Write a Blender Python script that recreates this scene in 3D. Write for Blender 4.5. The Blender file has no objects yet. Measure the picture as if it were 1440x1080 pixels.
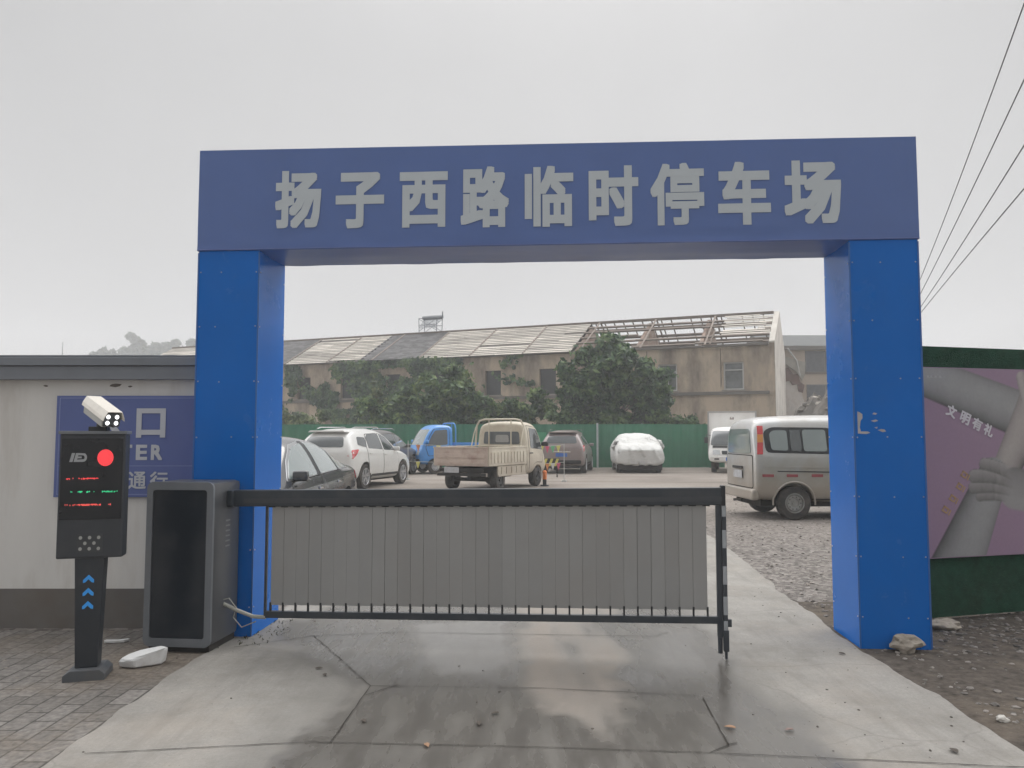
import bpy, bmesh, math, random
import numpy as np
from mathutils import Vector, Matrix, noise
from mathutils.bvhtree import BVHTree
R = math.radians
rnd = random.Random(7)
sc = bpy.context.scene
col = sc.collection

# ---------------------------------------------------------------- camera
cd = bpy.data.cameras.new("camera"); cam = bpy.data.objects.new("camera", cd); col.objects.link(cam)
cd.sensor_width = 36.0; cd.lens = 27.02; cd.clip_start = 0.05; cd.clip_end = 1500
cam.location = (0, 0, 1.5); cam.rotation_euler = (R(90 + 3.757), 0, 0)
sc.camera = cam

# ---------------------------------------------------------------- sky, sun, exposure
SUN_EL, SUN_AZ = 48, 8          # azimuth measured from +Y towards +X
w = bpy.data.worlds.new("World"); sc.world = w; w.use_nodes = True
nt = w.node_tree; nt.nodes.clear()
def N(tree, t, **kw):
    n = tree.nodes.new(t)
    for k, v in kw.items(): setattr(n, k, v)
    return n
def L(tree, a, b): tree.links.new(a, b)
out = N(nt, 'ShaderNodeOutputWorld'); bg = N(nt, 'ShaderNodeBackground'); bg.inputs[1].default_value = 0.1
sky = N(nt, 'ShaderNodeTexSky', sky_type='NISHITA', sun_disc=False, sun_elevation=R(SUN_EL), sun_rotation=R(SUN_AZ), dust_density=6.0)
hsv = N(nt, 'ShaderNodeHueSaturation'); hsv.inputs['Saturation'].default_value = 0.25; hsv.inputs['Value'].default_value = 0.6
L(nt, sky.outputs[0], hsv.inputs['Color'])
tc = N(nt, 'ShaderNodeTexCoord'); sep = N(nt, 'ShaderNodeSeparateXYZ'); L(nt, tc.outputs['Generated'], sep.inputs[0])
fy = N(nt, 'ShaderNodeMapRange', interpolation_type='SMOOTHSTEP'); L(nt, sep.outputs['Y'], fy.inputs[0])
for i, v in zip((1, 2, 3, 4), (-0.30, 0.05, 5.4, 32.0)): fy.inputs[i].default_value = v
fd = N(nt, 'ShaderNodeMapRange', interpolation_type='SMOOTHSTEP'); L(nt, sep.outputs['Y'], fd.inputs[0])      # sky brightened to the sides to light the arch pillars, dimmed ahead
for i, v in zip((1, 2, 3, 4), (0.36, 0.69, 1.0, 0.181)): fd.inputs[i].default_value = v
fm = N(nt, 'ShaderNodeMath', operation='MULTIPLY'); L(nt, fy.outputs[0], fm.inputs[0]); L(nt, fd.outputs[0], fm.inputs[1])
fz = N(nt, 'ShaderNodeMapRange', interpolation_type='SMOOTHSTEP'); L(nt, sep.outputs['Z'], fz.inputs[0])
for i, v in zip((1, 2, 3, 4), (0.42, 1.0, 0.0, 5.0)): fz.inputs[i].default_value = v
cl = N(nt, 'ShaderNodeTexNoise'); cl.inputs['Scale'].default_value = 1.3; cl.inputs['Detail'].default_value = 5; L(nt, tc.outputs['Generated'], cl.inputs[0])
cm = N(nt, 'ShaderNodeMapRange'); L(nt, cl.outputs[0], cm.inputs[0])
for i, v in zip((1, 2, 3, 4), (0.3, 0.7, 0.9, 1.1)): cm.inputs[i].default_value = v
ad = N(nt, 'ShaderNodeMath', operation='ADD'); L(nt, fm.outputs[0], ad.inputs[0]); L(nt, fz.outputs[0], ad.inputs[1])
mu = N(nt, 'ShaderNodeMath', operation='MULTIPLY'); L(nt, ad.outputs[0], mu.inputs[0]); L(nt, cm.outputs[0], mu.inputs[1])
gr = N(nt, 'ShaderNodeVectorMath', operation='SCALE'); gr.inputs[0].default_value = (0.988, 0.984, 0.99); L(nt, mu.outputs[0], gr.inputs['Scale'])
mx = N(nt, 'ShaderNodeMix', data_type='RGBA'); mx.inputs[0].default_value = 0.06
L(nt, gr.outputs[0], mx.inputs[6]); L(nt, hsv.outputs[0], mx.inputs[7])
L(nt, mx.outputs[2], bg.inputs[0]); L(nt, bg.outputs[0], out.inputs[0])

sd = bpy.data.lights.new("sun", 'SUN'); sd.energy = 0.7; sd.angle = R(25); sd.color = (1, .96, .9)
sun = bpy.data.objects.new("sun", sd); col.objects.link(sun); sun.location = (5, 20, 40)
sdir = Vector((math.sin(R(SUN_AZ)) * math.cos(R(SUN_EL)), math.cos(R(SUN_AZ)) * math.cos(R(SUN_EL)), math.sin(R(SUN_EL))))
sun.rotation_euler = sdir.to_track_quat('Z', 'Y').to_euler()
vs = sc.view_settings; vs.view_transform = 'Standard'; vs.look = 'None'; vs.exposure = 0; vs.gamma = 1; vs.use_curve_mapping = False
sc.cycles.volume_bounces = 1; sc.cycles.max_bounces = 8; sc.cycles.sample_clamp_indirect = 4

# ---------------------------------------------------------------- materials
MATS = {}
def c4(c): return (c[0], c[1], c[2], 1)
def pbr(name, colr, rough=.6, metal=0., var=.12, vs_=5., bump=0., bs=40., dirt=None, coat=0., spec=.5, emit=None, island=0., stretch=None, mud=None):
    """one procedural surface: base colour, mottling, optional dirt = (colour, amount, scale, low, high) and bump"""
    if name in MATS: return MATS[name]
    m = bpy.data.materials.new(name); m.use_nodes = True; t = m.node_tree; p = t.nodes['Principled BSDF']
    p.inputs['Roughness'].default_value = rough; p.inputs['Metallic'].default_value = metal
    p.inputs['Coat Weight'].default_value = coat; p.inputs['Coat Roughness'].default_value = .08
    p.inputs['Specular IOR Level'].default_value = spec
    tc = N(t, 'ShaderNodeTexCoord'); src = tc.outputs['Object']
    if stretch:
        mp = N(t, 'ShaderNodeMapping'); mp.inputs['Scale'].default_value = stretch; L(t, src, mp.inputs[0]); src = mp.outputs[0]
    n = N(t, 'ShaderNodeTexNoise'); n.inputs['Scale'].default_value = vs_; n.inputs['Detail'].default_value = 6; n.inputs['Roughness'].default_value = .62
    L(t, src, n.inputs[0])
    mr = N(t, 'ShaderNodeMapRange'); L(t, n.outputs[0], mr.inputs[0])
    for i, v in zip((1, 2, 3, 4), (.25, .75, 1 - var, 1 + var)): mr.inputs[i].default_value = v
    v = N(t, 'ShaderNodeVectorMath', operation='SCALE'); v.inputs[0].default_value = colr; L(t, mr.outputs[0], v.inputs['Scale'])
    cur = v.outputs[0]
    if island:
        g = N(t, 'ShaderNodeNewGeometry'); ir = N(t, 'ShaderNodeMapRange'); L(t, g.outputs['Random Per Island'], ir.inputs[0])
        ir.inputs[3].default_value = 1 - island; ir.inputs[4].default_value = 1 + island
        v2 = N(t, 'ShaderNodeVectorMath', operation='SCALE'); L(t, cur, v2.inputs[0]); L(t, ir.outputs[0], v2.inputs['Scale']); cur = v2.outputs[0]
    if dirt:
        dc, amt, dsc, lo, hi = dirt
        dn = N(t, 'ShaderNodeTexNoise'); dn.inputs['Scale'].default_value = dsc; dn.inputs['Detail'].default_value = 8; dn.inputs['Roughness'].default_value = .65
        L(t, src, dn.inputs[0])
        dr = N(t, 'ShaderNodeMapRange'); L(t, dn.outputs[0], dr.inputs[0])
        for i, q in zip((1, 2, 3, 4), (lo, hi, 0, amt)): dr.inputs[i].default_value = q
        mix = N(t, 'ShaderNodeMix', data_type='RGBA'); L(t, dr.outputs[0], mix.inputs[0]); L(t, cur, mix.inputs[6]); mix.inputs[7].default_value = c4(dc)
        cur = mix.outputs[2]
        rr = N(t, 'ShaderNodeMapRange'); L(t, dr.outputs[0], rr.inputs[0]); rr.inputs[3].default_value = rough; rr.inputs[4].default_value = max(rough, .8)
        L(t, rr.outputs[0], p.inputs['Roughness'])
    if mud:      # splashed-up road mud: (colour, height, amount)
        sz = N(t, 'ShaderNodeSeparateXYZ'); L(t, tc.outputs['Object'], sz.inputs[0]); mn = N(t, 'ShaderNodeTexNoise'); mn.inputs['Scale'].default_value = 4; mn.inputs['Detail'].default_value = 7; L(t, tc.outputs['Object'], mn.inputs[0])
        ma = N(t, 'ShaderNodeMath', operation='MULTIPLY_ADD'); L(t, mn.outputs[0], ma.inputs[0]); ma.inputs[1].default_value = -.9; L(t, sz.outputs['Z'], ma.inputs[2])
        mm = N(t, 'ShaderNodeMapRange'); L(t, ma.outputs[0], mm.inputs[0])
        for i, q in zip((1, 2, 3, 4), (mud[1] - .85, mud[1] - .2, mud[2], 0)): mm.inputs[i].default_value = q
        mk = N(t, 'ShaderNodeMix', data_type='RGBA'); L(t, mm.outputs[0], mk.inputs[0]); L(t, cur, mk.inputs[6]); mk.inputs[7].default_value = c4(mud[0]); cur = mk.outputs[2]
    L(t, cur, p.inputs['Base Color'])
    if bump:
        bn = N(t, 'ShaderNodeTexNoise'); bn.inputs['Scale'].default_value = bs; bn.inputs['Detail'].default_value = 5; L(t, src, bn.inputs[0])
        b = N(t, 'ShaderNodeBump'); b.inputs['Strength'].default_value = bump; b.inputs['Distance'].default_value = .01; L(t, bn.outputs[0], b.inputs['Height'])
        L(t, b.outputs[0], p.inputs['Normal'])
    if emit:
        p.inputs['Emission Color'].default_value = c4(emit[0]); p.inputs['Emission Strength'].default_value = emit[1]
    MATS[name] = m; return m
def leafmat(name, c1, c2, c3):
    m = bpy.data.materials.new(name); m.use_nodes = True; t = m.node_tree; p = t.nodes['Principled BSDF']
    p.inputs['Roughness'].default_value = .5; p.inputs['Specular IOR Level'].default_value = .3
    g = N(t, 'ShaderNodeNewGeometry'); tc = N(t, 'ShaderNodeTexCoord')
    n = N(t, 'ShaderNodeTexNoise'); n.inputs['Scale'].default_value = 1.5; n.inputs['Detail'].default_value = 4; L(t, tc.outputs['Object'], n.inputs[0])
    a = N(t, 'ShaderNodeMath', operation='MULTIPLY_ADD'); L(t, n.outputs[0], a.inputs[0]); a.inputs[1].default_value = 2.3; a.inputs[2].default_value = -.90
    b = N(t, 'ShaderNodeMath', operation='MULTIPLY_ADD'); L(t, g.outputs['Random Per Island'], b.inputs[0]); b.inputs[1].default_value = .5; L(t, a.outputs[0], b.inputs[2])
    r = N(t, 'ShaderNodeValToRGB'); L(t, b.outputs[0], r.inputs[0])
    e = r.color_ramp.elements; e[0].position = .15; e[0].color = c4(c1); e[1].position = .86; e[1].color = c4(c3)
    k = e.new(.5); k.color = c4(c2)
    tr = N(t, 'ShaderNodeBsdfTranslucent'); L(t, r.outputs[0], tr.inputs[0]); L(t, r.outputs[0], p.inputs['Base Color'])
    ms = N(t, 'ShaderNodeMixShader'); ms.inputs[0].default_value = .22; L(t, p.outputs[0], ms.inputs[1]); L(t, tr.outputs[0], ms.inputs[2])
    L(t, ms.outputs[0], t.nodes['Material Output'].inputs[0])
    return m
BLUE = pbr('blue_paint', (.003, .138, .52), .22, var=.08, vs_=1.2, bump=.28, bs=1.3, spec=.18, dirt=((.03, .15, .42), .3, 2.2, .48, .85))
BANNER = pbr('blue_banner_cloth', (.075, .14, .37), .30, var=.06, vs_=2, bump=.2, bs=3, spec=.7)
LETTER = pbr('pale_letter_vinyl', (.50, .55, .58), .5, var=.04)
BLACK = pbr('black_plastic', (.016, .018, .021), .45, var=.2, bump=.03)
DARKGLASS = pbr('dark_glass_front', (.014, .019, .026), .2, var=.1, dirt=((.06, .06, .06), .25, 5, .5, .9))
GREYMETAL = pbr('grey_powder_coat', (.15, .162, .178), .42, var=.08, vs_=8, dirt=((.2, .18, .16), .5, 4, .52, .85))
DARKMETAL = pbr('charcoal_powder_coat', (.034, .042, .052), .38, var=.1, dirt=((.12, .11, .10), .45, 5, .5, .85))
RUBBER = pbr('tyre_rubber', (.022, .021, .020), .8, var=.2, dirt=((.18, .15, .12), .6, 6, .4, .8))
STEEL = pbr('alloy_steel', (.52, .53, .55), .32, metal=.8, var=.1, dirt=((.2, .17, .14), .5, 9, .45, .8))
DULL_CHROME = pbr('dull_chrome', (.38, .39, .40), .3, metal=.9, var=.05)
CHROME = pbr('chrome_trim', (.75, .76, .78), .14, metal=1., var=.03)
GLASS = pbr('car_glass', (.055, .065, .068), .04, var=.1, spec=1., coat=.6)
GLASS_PALE = pbr('sky_toned_glass', (.19, .23, .225), .05, var=.12, vs_=2, spec=1., coat=.8)  # paleness stands in for sky light seen through and off the windows
TRIM = pbr('black_trim', (.02, .021, .022), .5, var=.2, dirt=((.16, .14, .12), .4, 5, .45, .85))
REDLAMP = pbr('red_lamp_lens', (.50, .035, .04), .15, var=.15, coat=.6)
AMBERLAMP = pbr('amber_lamp_lens', (.62, .24, .04), .15, var=.15, coat=.6)
CLEARLAMP = pbr('clear_lamp_lens', (.55, .57, .58), .1, var=.2, vs_=20, coat=1)
UNDER = pbr('underbody', (.012, .011, .010), .9, dirt=((.06, .05, .04), .6, 5, .4, .8))
PLATE_BLUE = pbr('blue_plate', (.05, .14, .45), .4)
PLATE_WHITE = pbr('pale_plate', (.45, .46, .48), .5, dirt=((.2, .17, .14), .6, 9, .4, .8))

# ---------------------------------------------------------------- object helpers
def tag(o, label=None, cat=None, group=None, kind=None):
    if label: o['label'] = label
    if cat: o['category'] = cat
    if group: o['group'] = group
    if kind: o['kind'] = kind
    return o
def thing(name, label, cat, loc=(0, 0, 0), rz=0., group=None):
    o = bpy.data.objects.new(name, None); col.objects.link(o); o.location = loc; o.rotation_euler = (0, 0, rz)
    o.empty_display_size = .2
    return tag(o, label, cat, group)
def link(name, me, mats, parent=None):
    for m in (mats if isinstance(mats, (list, tuple)) else [mats]): me.materials.append(m)
    o = bpy.data.objects.new(name, me); col.objects.link(o)
    if parent is not None: o.parent = parent
    return o
class B:
    def __init__(s): s.bm = bmesh.new(); s.mi = 0
    def _fin(s, vs, bev=0, seg=2):
        if bev > 0:
            es = list({e for v in vs for e in v.link_edges})
            bmesh.ops.bevel(s.bm, geom=es, offset=bev, segments=seg, affect='EDGES', profile=.6)
    def box(s, c, d, bev=0, rot=None, seg=2):
        m = Matrix.Translation(c)
        if rot is not None: m = m @ rot
        m = m @ Matrix.Diagonal((d[0], d[1], d[2], 1))
        n0 = set(s.bm.faces)
        r = bmesh.ops.create_cube(s.bm, size=1, matrix=m); s._fin(r['verts'], bev, seg)
        if s.mi:
            for f in s.bm.faces:
                if f not in n0: f.material_index = s.mi
        return s
    def span(s, a, b, bev=0):
        return s.box([(a[i] + b[i]) / 2 for i in range(3)], [abs(b[i] - a[i]) for i in range(3)], bev)
    def cyl(s, p0, p1, r0, r1=None, seg=12, caps=True):
        p0, p1 = Vector(p0), Vector(p1); r1 = r0 if r1 is None else r1
        q = (p1 - p0).to_track_quat('Z', 'Y').to_matrix().to_4x4()
        n0 = set(s.bm.faces) if s.mi else None
        bmesh.ops.create_cone(s.bm, cap_ends=caps, segments=seg, radius1=r0, radius2=r1, depth=(p1 - p0).length, matrix=Matrix.Translation((p0 + p1) / 2) @ q)
        if s.mi:
            for f in s.bm.faces:
                if f not in n0: f.material_index = s.mi
        return s
    def tube(s, pts, r, seg=8, r1=None):
        pts = [Vector(p) for p in pts]; rings = []; n = len(pts)
        for i, p in enumerate(pts):
            d = (pts[min(i + 1, n - 1)] - pts[max(i - 1, 0)]).normalized()
            a = d.orthogonal().normalized() if i == 0 else (a - d * a.dot(d)).normalized()
            b = d.cross(a); rr = r if r1 is None else r + (r1 - r) * i / (n - 1)
            rings.append([s.bm.verts.new(p + a * (rr * math.cos(6.28318 * k / seg)) + b * (rr * math.sin(6.28318 * k / seg))) for k in range(seg)])
        for i in range(n - 1):
            for k in range(seg):
                s.bm.faces.new((rings[i][k], rings[i][(k + 1) % seg], rings[i + 1][(k + 1) % seg], rings[i + 1][k]))
        s.bm.faces.new(rings[0][::-1]); s.bm.faces.new(rings[-1]); return s
    def prism(s, poly, ax, a, b, bev=0):
        """2-D polygon extruded along axis ax (0,1,2) from a to b; poly gives the other two axes in order"""
        def P(u, v, k):
            q = [u, v]; q.insert(ax, k); return q
        v0 = [s.bm.verts.new(P(u, v, a)) for u, v in poly]; v1 = [s.bm.verts.new(P(u, v, b)) for u, v in poly]
        n = len(poly); fs = [s.bm.faces.new(v0), s.bm.faces.new(v1[::-1])]
        for i in range(n): fs.append(s.bm.faces.new((v0[i], v1[i], v1[(i + 1) % n], v0[(i + 1) % n])))
        for f in fs: f.material_index = s.mi
        bmesh.ops.recalc_face_normals(s.bm, faces=fs)
        if bev: s._fin(v0 + v1, bev)
        return s
    def lathe(s, prof, seg=24, axis='Y', c=(0, 0, 0)):
        rings = []
        for r, h in prof:
            ring = []
            for k in range(seg):
                a = 2 * math.pi * k / seg; x, z = r * math.cos(a), r * math.sin(a)
                p = (x, h, z) if axis == 'Y' else (x, z, h)
                ring.append(s.bm.verts.new(Vector(p) + Vector(c)))
            rings.append(ring)
        for i in range(len(prof) - 1):
            for k in range(seg): s.bm.faces.new((rings[i][k], rings[i][(k + 1) % seg], rings[i + 1][(k + 1) % seg], rings[i + 1][k])).material_index = s.mi
        return s
    def rock(s, c, r, sc_=(1, 1, .7), seed=0, sub=2, amp=.35, flat=True):
        g = bmesh.ops.create_icosphere(s.bm, subdivisions=sub, radius=1)
        for v in g['verts']:
            k = 1 + amp * noise.noise(v.co * 1.3 + Vector((seed * 3.1, seed, 0))) + amp * .4 * noise.noise(v.co * 3 + Vector((seed, 5, seed)))
            v.co = Vector((v.co.x * sc_[0] * r * k, v.co.y * sc_[1] * r * k, v.co.z * sc_[2] * r * k)) + Vector(c)
        return s
    def obj(s, name, mats, parent=None, smooth=None):
        bmesh.ops.recalc_face_normals(s.bm, faces=s.bm.faces[:])
        me = bpy.data.meshes.new(name); s.bm.to_mesh(me); s.bm.free()
        if smooth is not None:
            me.polygons.foreach_set('use_smooth', [True] * len(me.polygons)); me.set_sharp_from_angle(angle=R(smooth))
        return link(name, me, mats, parent)
def meshobj(name, V, F, mats, parent=None):
    me = bpy.data.meshes.new(name); me.from_pydata([tuple(v) for v in V], [], [tuple(f) for f in F]); me.update()
    return link(name, me, mats, parent)
def copytree(o, parent=None):
    c = o.copy(); col.objects.link(c)
    if parent is not None: c.parent = parent
    for ch in list(o.children): copytree(ch, c)
    return c
def glyph(ch, x0, z0, x1, z1, y, mat, parent, name='character', bold=.03, depth=.004, mat_rot=None):
    """one written character standing on an XZ plane, facing -Y, fitted to a box; several shifted copies in slightly different depths make it bold"""
    cu = bpy.data.curves.new('glyph', 'FONT'); cu.body = ch; cu.size = 1; cu.resolution_u = 2; cu.fill_mode = 'FRONT'
    tmp = bpy.data.objects.new('glyph', cu); col.objects.link(tmp)
    bpy.context.view_layer.update()
    dg = bpy.context.evaluated_depsgraph_get(); me = bpy.data.meshes.new_from_object(tmp.evaluated_get(dg))
    bpy.data.objects.remove(tmp); bpy.data.curves.remove(cu)
    co = np.array([v.co[:2] for v in me.vertices]); fs = [tuple(p.vertices) for p in me.polygons]; bpy.data.meshes.remove(me)
    mn, mxx = co.min(0), co.max(0); ext = np.maximum(mxx - mn, .01)
    sx, sz = (x1 - x0) / (ext[0] + 2 * bold), (z1 - z0) / (ext[1] + 2 * bold)
    V, F = [], []; k = 12 if bold > 0 else 1
    for i in range(k):
        a = 2 * math.pi * i / k + .26; ox, oz = (bold * math.cos(a), bold * math.sin(a)) if bold > 0 else (0, 0)
        if bold > 0:
            m_ = max(abs(math.cos(a)), abs(math.sin(a))); ox, oz = ox / m_, oz / m_      # square-ended strokes
        b0 = len(V); yy = y - depth - i * .00012
        for p in co: V.append((x0 + (p[0] - mn[0] + bold + ox) * sx, yy, z0 + (p[1] - mn[1] + bold + oz) * sz))
        for f in fs: F.append([b0 + q for q in f])
    if mat_rot is not None: V = [mat_rot @ Vector(v) for v in V]
    return meshobj(name, V, F, mat, parent)
def attr_color(me, name, vals):
    a = me.attributes.new(name, 'FLOAT_COLOR', 'POINT'); a.data.foreach_set('color', np.asarray(vals, dtype=np.float32).ravel())
# ================================================================ SETTING: ground sheets
def fbm(x, y, s, o=0): return noise.fractal(Vector((x * s, y * s, o)), 1.0, 2.0, 4)
def ground_mat():
    m = bpy.data.materials.new('lot_gravel'); m.use_nodes = True; t = m.node_tree; p = t.nodes['Principled BSDF']; p.inputs['Roughness'].default_value = .85
    tc = N(t, 'ShaderNodeTexCoord'); o = tc.outputs['Object']
    def nz(s, d=6, r=.6):
        n = N(t, 'ShaderNodeTexNoise'); n.inputs['Scale'].default_value = s; n.inputs['Detail'].default_value = d; n.inputs['Roughness'].default_value = r; L(t, o, n.inputs[0]); return n.outputs[0]
    def ramp(src, pts):
        r = N(t, 'ShaderNodeValToRGB'); L(t, src, r.inputs[0]); e = r.color_ramp.elements
        e[0].position, e[0].color = pts[0][0], c4(pts[0][1]); e[1].position, e[1].color = pts[-1][0], c4(pts[-1][1])
        for a, c in pts[1:-1]: e.new(a).color = c4(c)
        return r.outputs[0]
    base = ramp(nz(.25), [(.3, (.175, .15, .13)), (.5, (.245, .213, .184)), (.7, (.295, .265, .235))])
    fine = ramp(nz(28, 4, .75), [(.3, (.42, .41, .40)), (.5, (1, 1, 1)), (.72, (1.3, 1.28, 1.25))])
    mu = N(t, 'ShaderNodeMix', data_type='RGBA', blend_type='MULTIPLY'); mu.inputs[0].default_value = .85; L(t, base, mu.inputs[6]); L(t, fine, mu.inputs[7])
    sp = N(t, 'ShaderNodeSeparateXYZ'); L(t, o, sp.inputs[0])
    # tyre-washed streaks running across the lot
    mp = N(t, 'ShaderNodeMapping'); mp.inputs['Scale'].default_value = (.12, 1.1, 1); L(t, o, mp.inputs[0])
    st = N(t, 'ShaderNodeTexNoise'); st.inputs['Scale'].default_value = 1; st.inputs['Detail'].default_value = 5; L(t, mp.outputs[0], st.inputs[0])
    sr = ramp(st.outputs[0], [(.35, (.72, .69, .66)), (.5, (1, 1, 1)), (.7, (1.12, 1.1, 1.08))])
    m2 = N(t, 'ShaderNodeMix', data_type='RGBA', blend_type='MULTIPLY'); m2.inputs[0].default_value = .8; L(t, mu.outputs[2], m2.inputs[6]); L(t, sr, m2.inputs[7])
    # darker coarse grit by the entrance
    g = N(t, 'ShaderNodeMath', operation='MULTIPLY_ADD'); L(t, nz(.5), g.inputs[0]); g.inputs[1].default_value = 9; L(t, sp.outputs['Y'], g.inputs[2])
    gm = N(t, 'ShaderNodeMapRange'); L(t, g.outputs[0], gm.inputs[0])
    for i, v in zip((1, 2, 3, 4), (15, 24, 1, 0)): gm.inputs[i].default_value = v
    vo = N(t, 'ShaderNodeTexVoronoi'); vo.inputs['Scale'].default_value = 22; L(t, o, vo.inputs[0])
    gc = ramp(vo.outputs['Color'], [(.1, (.085, .075, .066)), (.5, (.17, .15, .135)), (.95, (.30, .275, .25))])
    m3 = N(t, 'ShaderNodeMix', data_type='RGBA'); L(t, gm.outputs[0], m3.inputs[0]); L(t, m2.outputs[2], m3.inputs[6]); L(t, gc, m3.inputs[7])
    L(t, m3.outputs[2], p.inputs['Base Color'])
    b = N(t, 'ShaderNodeBump'); b.inputs['Strength'].default_value = .7; b.inputs['Distance'].default_value = .04; L(t, nz(24, 6, .7), b.inputs['Height']); L(t, b.outputs[0], p.inputs['Normal'])
    return m
gs = B(); bmesh.ops.create_grid(gs.bm, x_segments=2, y_segments=2, size=300); tag(gs.obj('ground', ground_mat()), kind='structure')

def inpoly(x, y, P):
    c = False; j = len(P) - 1
    for i in range(len(P)):
        if (P[i][1] > y) != (P[j][1] > y) and x < (P[j][0] - P[i][0]) * (y - P[i][1]) / (P[j][1] - P[i][1]) + P[i][0]: c = not c
        j = i
    return c
def sdpoly(x, y, P):
    d = 1e9; j = len(P) - 1
    for i in range(len(P)):
        ax, ay = P[j]; bx, by = P[i]; ex, ey = bx - ax, by - ay
        q = max(0, min(1, ((x - ax) * ex + (y - ay) * ey) / (ex * ex + ey * ey + 1e-9)))
        d = min(d, math.hypot(x - ax - q * ex, y - ay - q * ey)); j = i
    return -d if inpoly(x, y, P) else d
def soft(x, y, P, w_): return max(0, min(1, .5 - sdpoly(x, y, P) / (2 * w_)))
WET = [(-1.84, 6.04), (-1.32, 5.2), (-.85, 4.7), (-.97, 4.28), (-1.1, 3.2), (1.62, 3.2), (1.47, 4.18), (1.41, 4.4), (1.44, 4.83), (1.44, 5.12), (1.51, 5.73), (1.48, 6.6), (1.4, 8.5), (-.94, 8.5)]
DAMP = [(-1.99, 5.64), (-1.79, 6.15), (-.94, 8.6), (1.5, 8.6), (1.51, 5.05), (1.72, 3.1), (-1.4, 3.1), (-1.26, 4.63), (-1.48, 5.12)]
PUD = [(-.74, 6.27), (-.57, 5.2), (-.42, 4.93), (-.18, 4.9), (.01, 5.12), (.06, 6.39)]
PUD2 = [(1.03, 6.15), (.87, 5.05), (1.05, 4.83), (1.33, 5.05), (1.48, 6.04)]
TONGUE = [(.07, 8.2), (.08, 5.2), (.13, 4.66), (.21, 4.18), (.3, 4.1), (.45, 3.85), (.62, 4.28), (.58, 4.9), (.78, 5.37), (.97, 8.2)]
def dl(y): return -2.13 + .05 * fbm(1, y, .9) + .03 * fbm(7, y, 3) + max(0, y - 5.2) * .12
def dr(y): return 2.44 + .045 * fbm(3, y, .9) + .03 * fbm(9, y, 3) + max(0, y - 6) * .09 - max(0, 4.6 - y) * .02
def driveway():
    ny, nx = 300, 120; V, F, C = [], [], []
    ys = [-1.5 + 4.2 * i / 40 for i in range(40)] + [2.7 + 11.3 * (i / 259) ** 1.25 for i in range(260)]
    for y in ys:
        a, b = dl(y), dr(y)
        for i in range(nx + 1):
            x = a + (b - a) * i / nx; V.append((x, y, .008))
            n1 = .10 * fbm(x, y, 2.2, 3); n2 = .06 * fbm(x, y, 5, 8); q = x + n1 + n2; r = y + n1 * 1.2 - n2
            n4 = .035 * fbm(x, y, 11, 9); q += n4; r -= n4; wt = soft(q, r, WET, .075); dm = soft(q, r, DAMP, .12); to = soft(q, r, TONGUE, .07)
            to *= max(0, min(1, .8 + 1.3 * fbm(x * 3.0, y * .5, 1.2, 4)))
            n3 = .12 * fbm(x, y, 1.1, 6); pu = max(soft(x + n3, y + n3 * .8, PUD, .10), .8 * soft(x + n3, y - n3, PUD2, .14))
            wt = (max(wt * (1 - .8 * to), pu * .5) * (1 - .55 * pu)) if y < 7 else wt * .3
            C.append((wt, dm, pu, to))
    for j in range(len(ys) - 1):
        for i in range(nx):
            k = j * (nx + 1) + i; F.append((k, k + 1, k + nx + 2, k + nx + 1))
    m = bpy.data.materials.new('stained_concrete'); m.use_nodes = True; t = m.node_tree; p = t.nodes['Principled BSDF']
    tc = N(t, 'ShaderNodeTexCoord'); o = tc.outputs['Object']; at = N(t, 'ShaderNodeAttribute', attribute_name='wear'); sp = N(t, 'ShaderNodeSeparateColor'); L(t, at.outputs['Color'], sp.inputs[0])
    def nz(s, d=6, r=.6):
        n = N(t, 'ShaderNodeTexNoise'); n.inputs['Scale'].default_value = s; n.inputs['Detail'].default_value = d; n.inputs['Roughness'].default_value = r; L(t, o, n.inputs[0]); return n.outputs[0]
    r = N(t, 'ShaderNodeValToRGB'); L(t, nz(1.6, 8, .68), r.inputs[0]); e = r.color_ramp.elements
    e[0].position, e[0].color = .28, (.185, .172, .15, 1); e[1].position, e[1].color = .72, (.33, .312, .285, 1); e.new(.5).color = (.262, .248, .224, 1)
    f = N(t, 'ShaderNodeMapRange'); L(t, nz(70, 4, .8), f.inputs[0])
    for i, v in zip((1, 2, 3, 4), (.25, .7, .8, 1.12)): f.inputs[i].default_value = v
    bs_ = N(t, 'ShaderNodeVectorMath', operation='SCALE'); L(t, r.outputs[0], bs_.inputs[0]); L(t, f.outputs[0], bs_.inputs['Scale'])
    def mix(fac, a, c, k=1.):
        q = N(t, 'ShaderNodeMath', operation='MULTIPLY'); L(t, fac, q.inputs[0]); q.inputs[1].default_value = k
        x = N(t, 'ShaderNodeMix', data_type='RGBA'); L(t, q.outputs[0], x.inputs[0]); L(t, a, x.inputs[6])
        if isinstance(c, tuple): x.inputs[7].default_value = c4(c)
        else: L(t, c, x.inputs[7])
        return x.outputs[2]
    # dark speckles, grit and thin scratches
    vz = N(t, 'ShaderNodeTexVoronoi'); vz.inputs['Scale'].default_value = 9; L(t, o, vz.inputs[0])
    vr = N(t, 'ShaderNodeMapRange'); L(t, vz.outputs['Distance'], vr.inputs[0])
    for i, v in zip((1, 2, 3, 4), (.02, .07, 1, 0)): vr.inputs[i].default_value = v
    c = mix(vr.outputs[0], bs_.outputs[0], (.10, .09, .08), .55)
    # brushed streaks along the drive, rusty patches and hair cracks
    sm = N(t, 'ShaderNodeMapping'); sm.inputs['Scale'].default_value = (5, .55, 1); sm.inputs['Rotation'].default_value = (0, 0, .06); L(t, o, sm.inputs[0])
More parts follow.
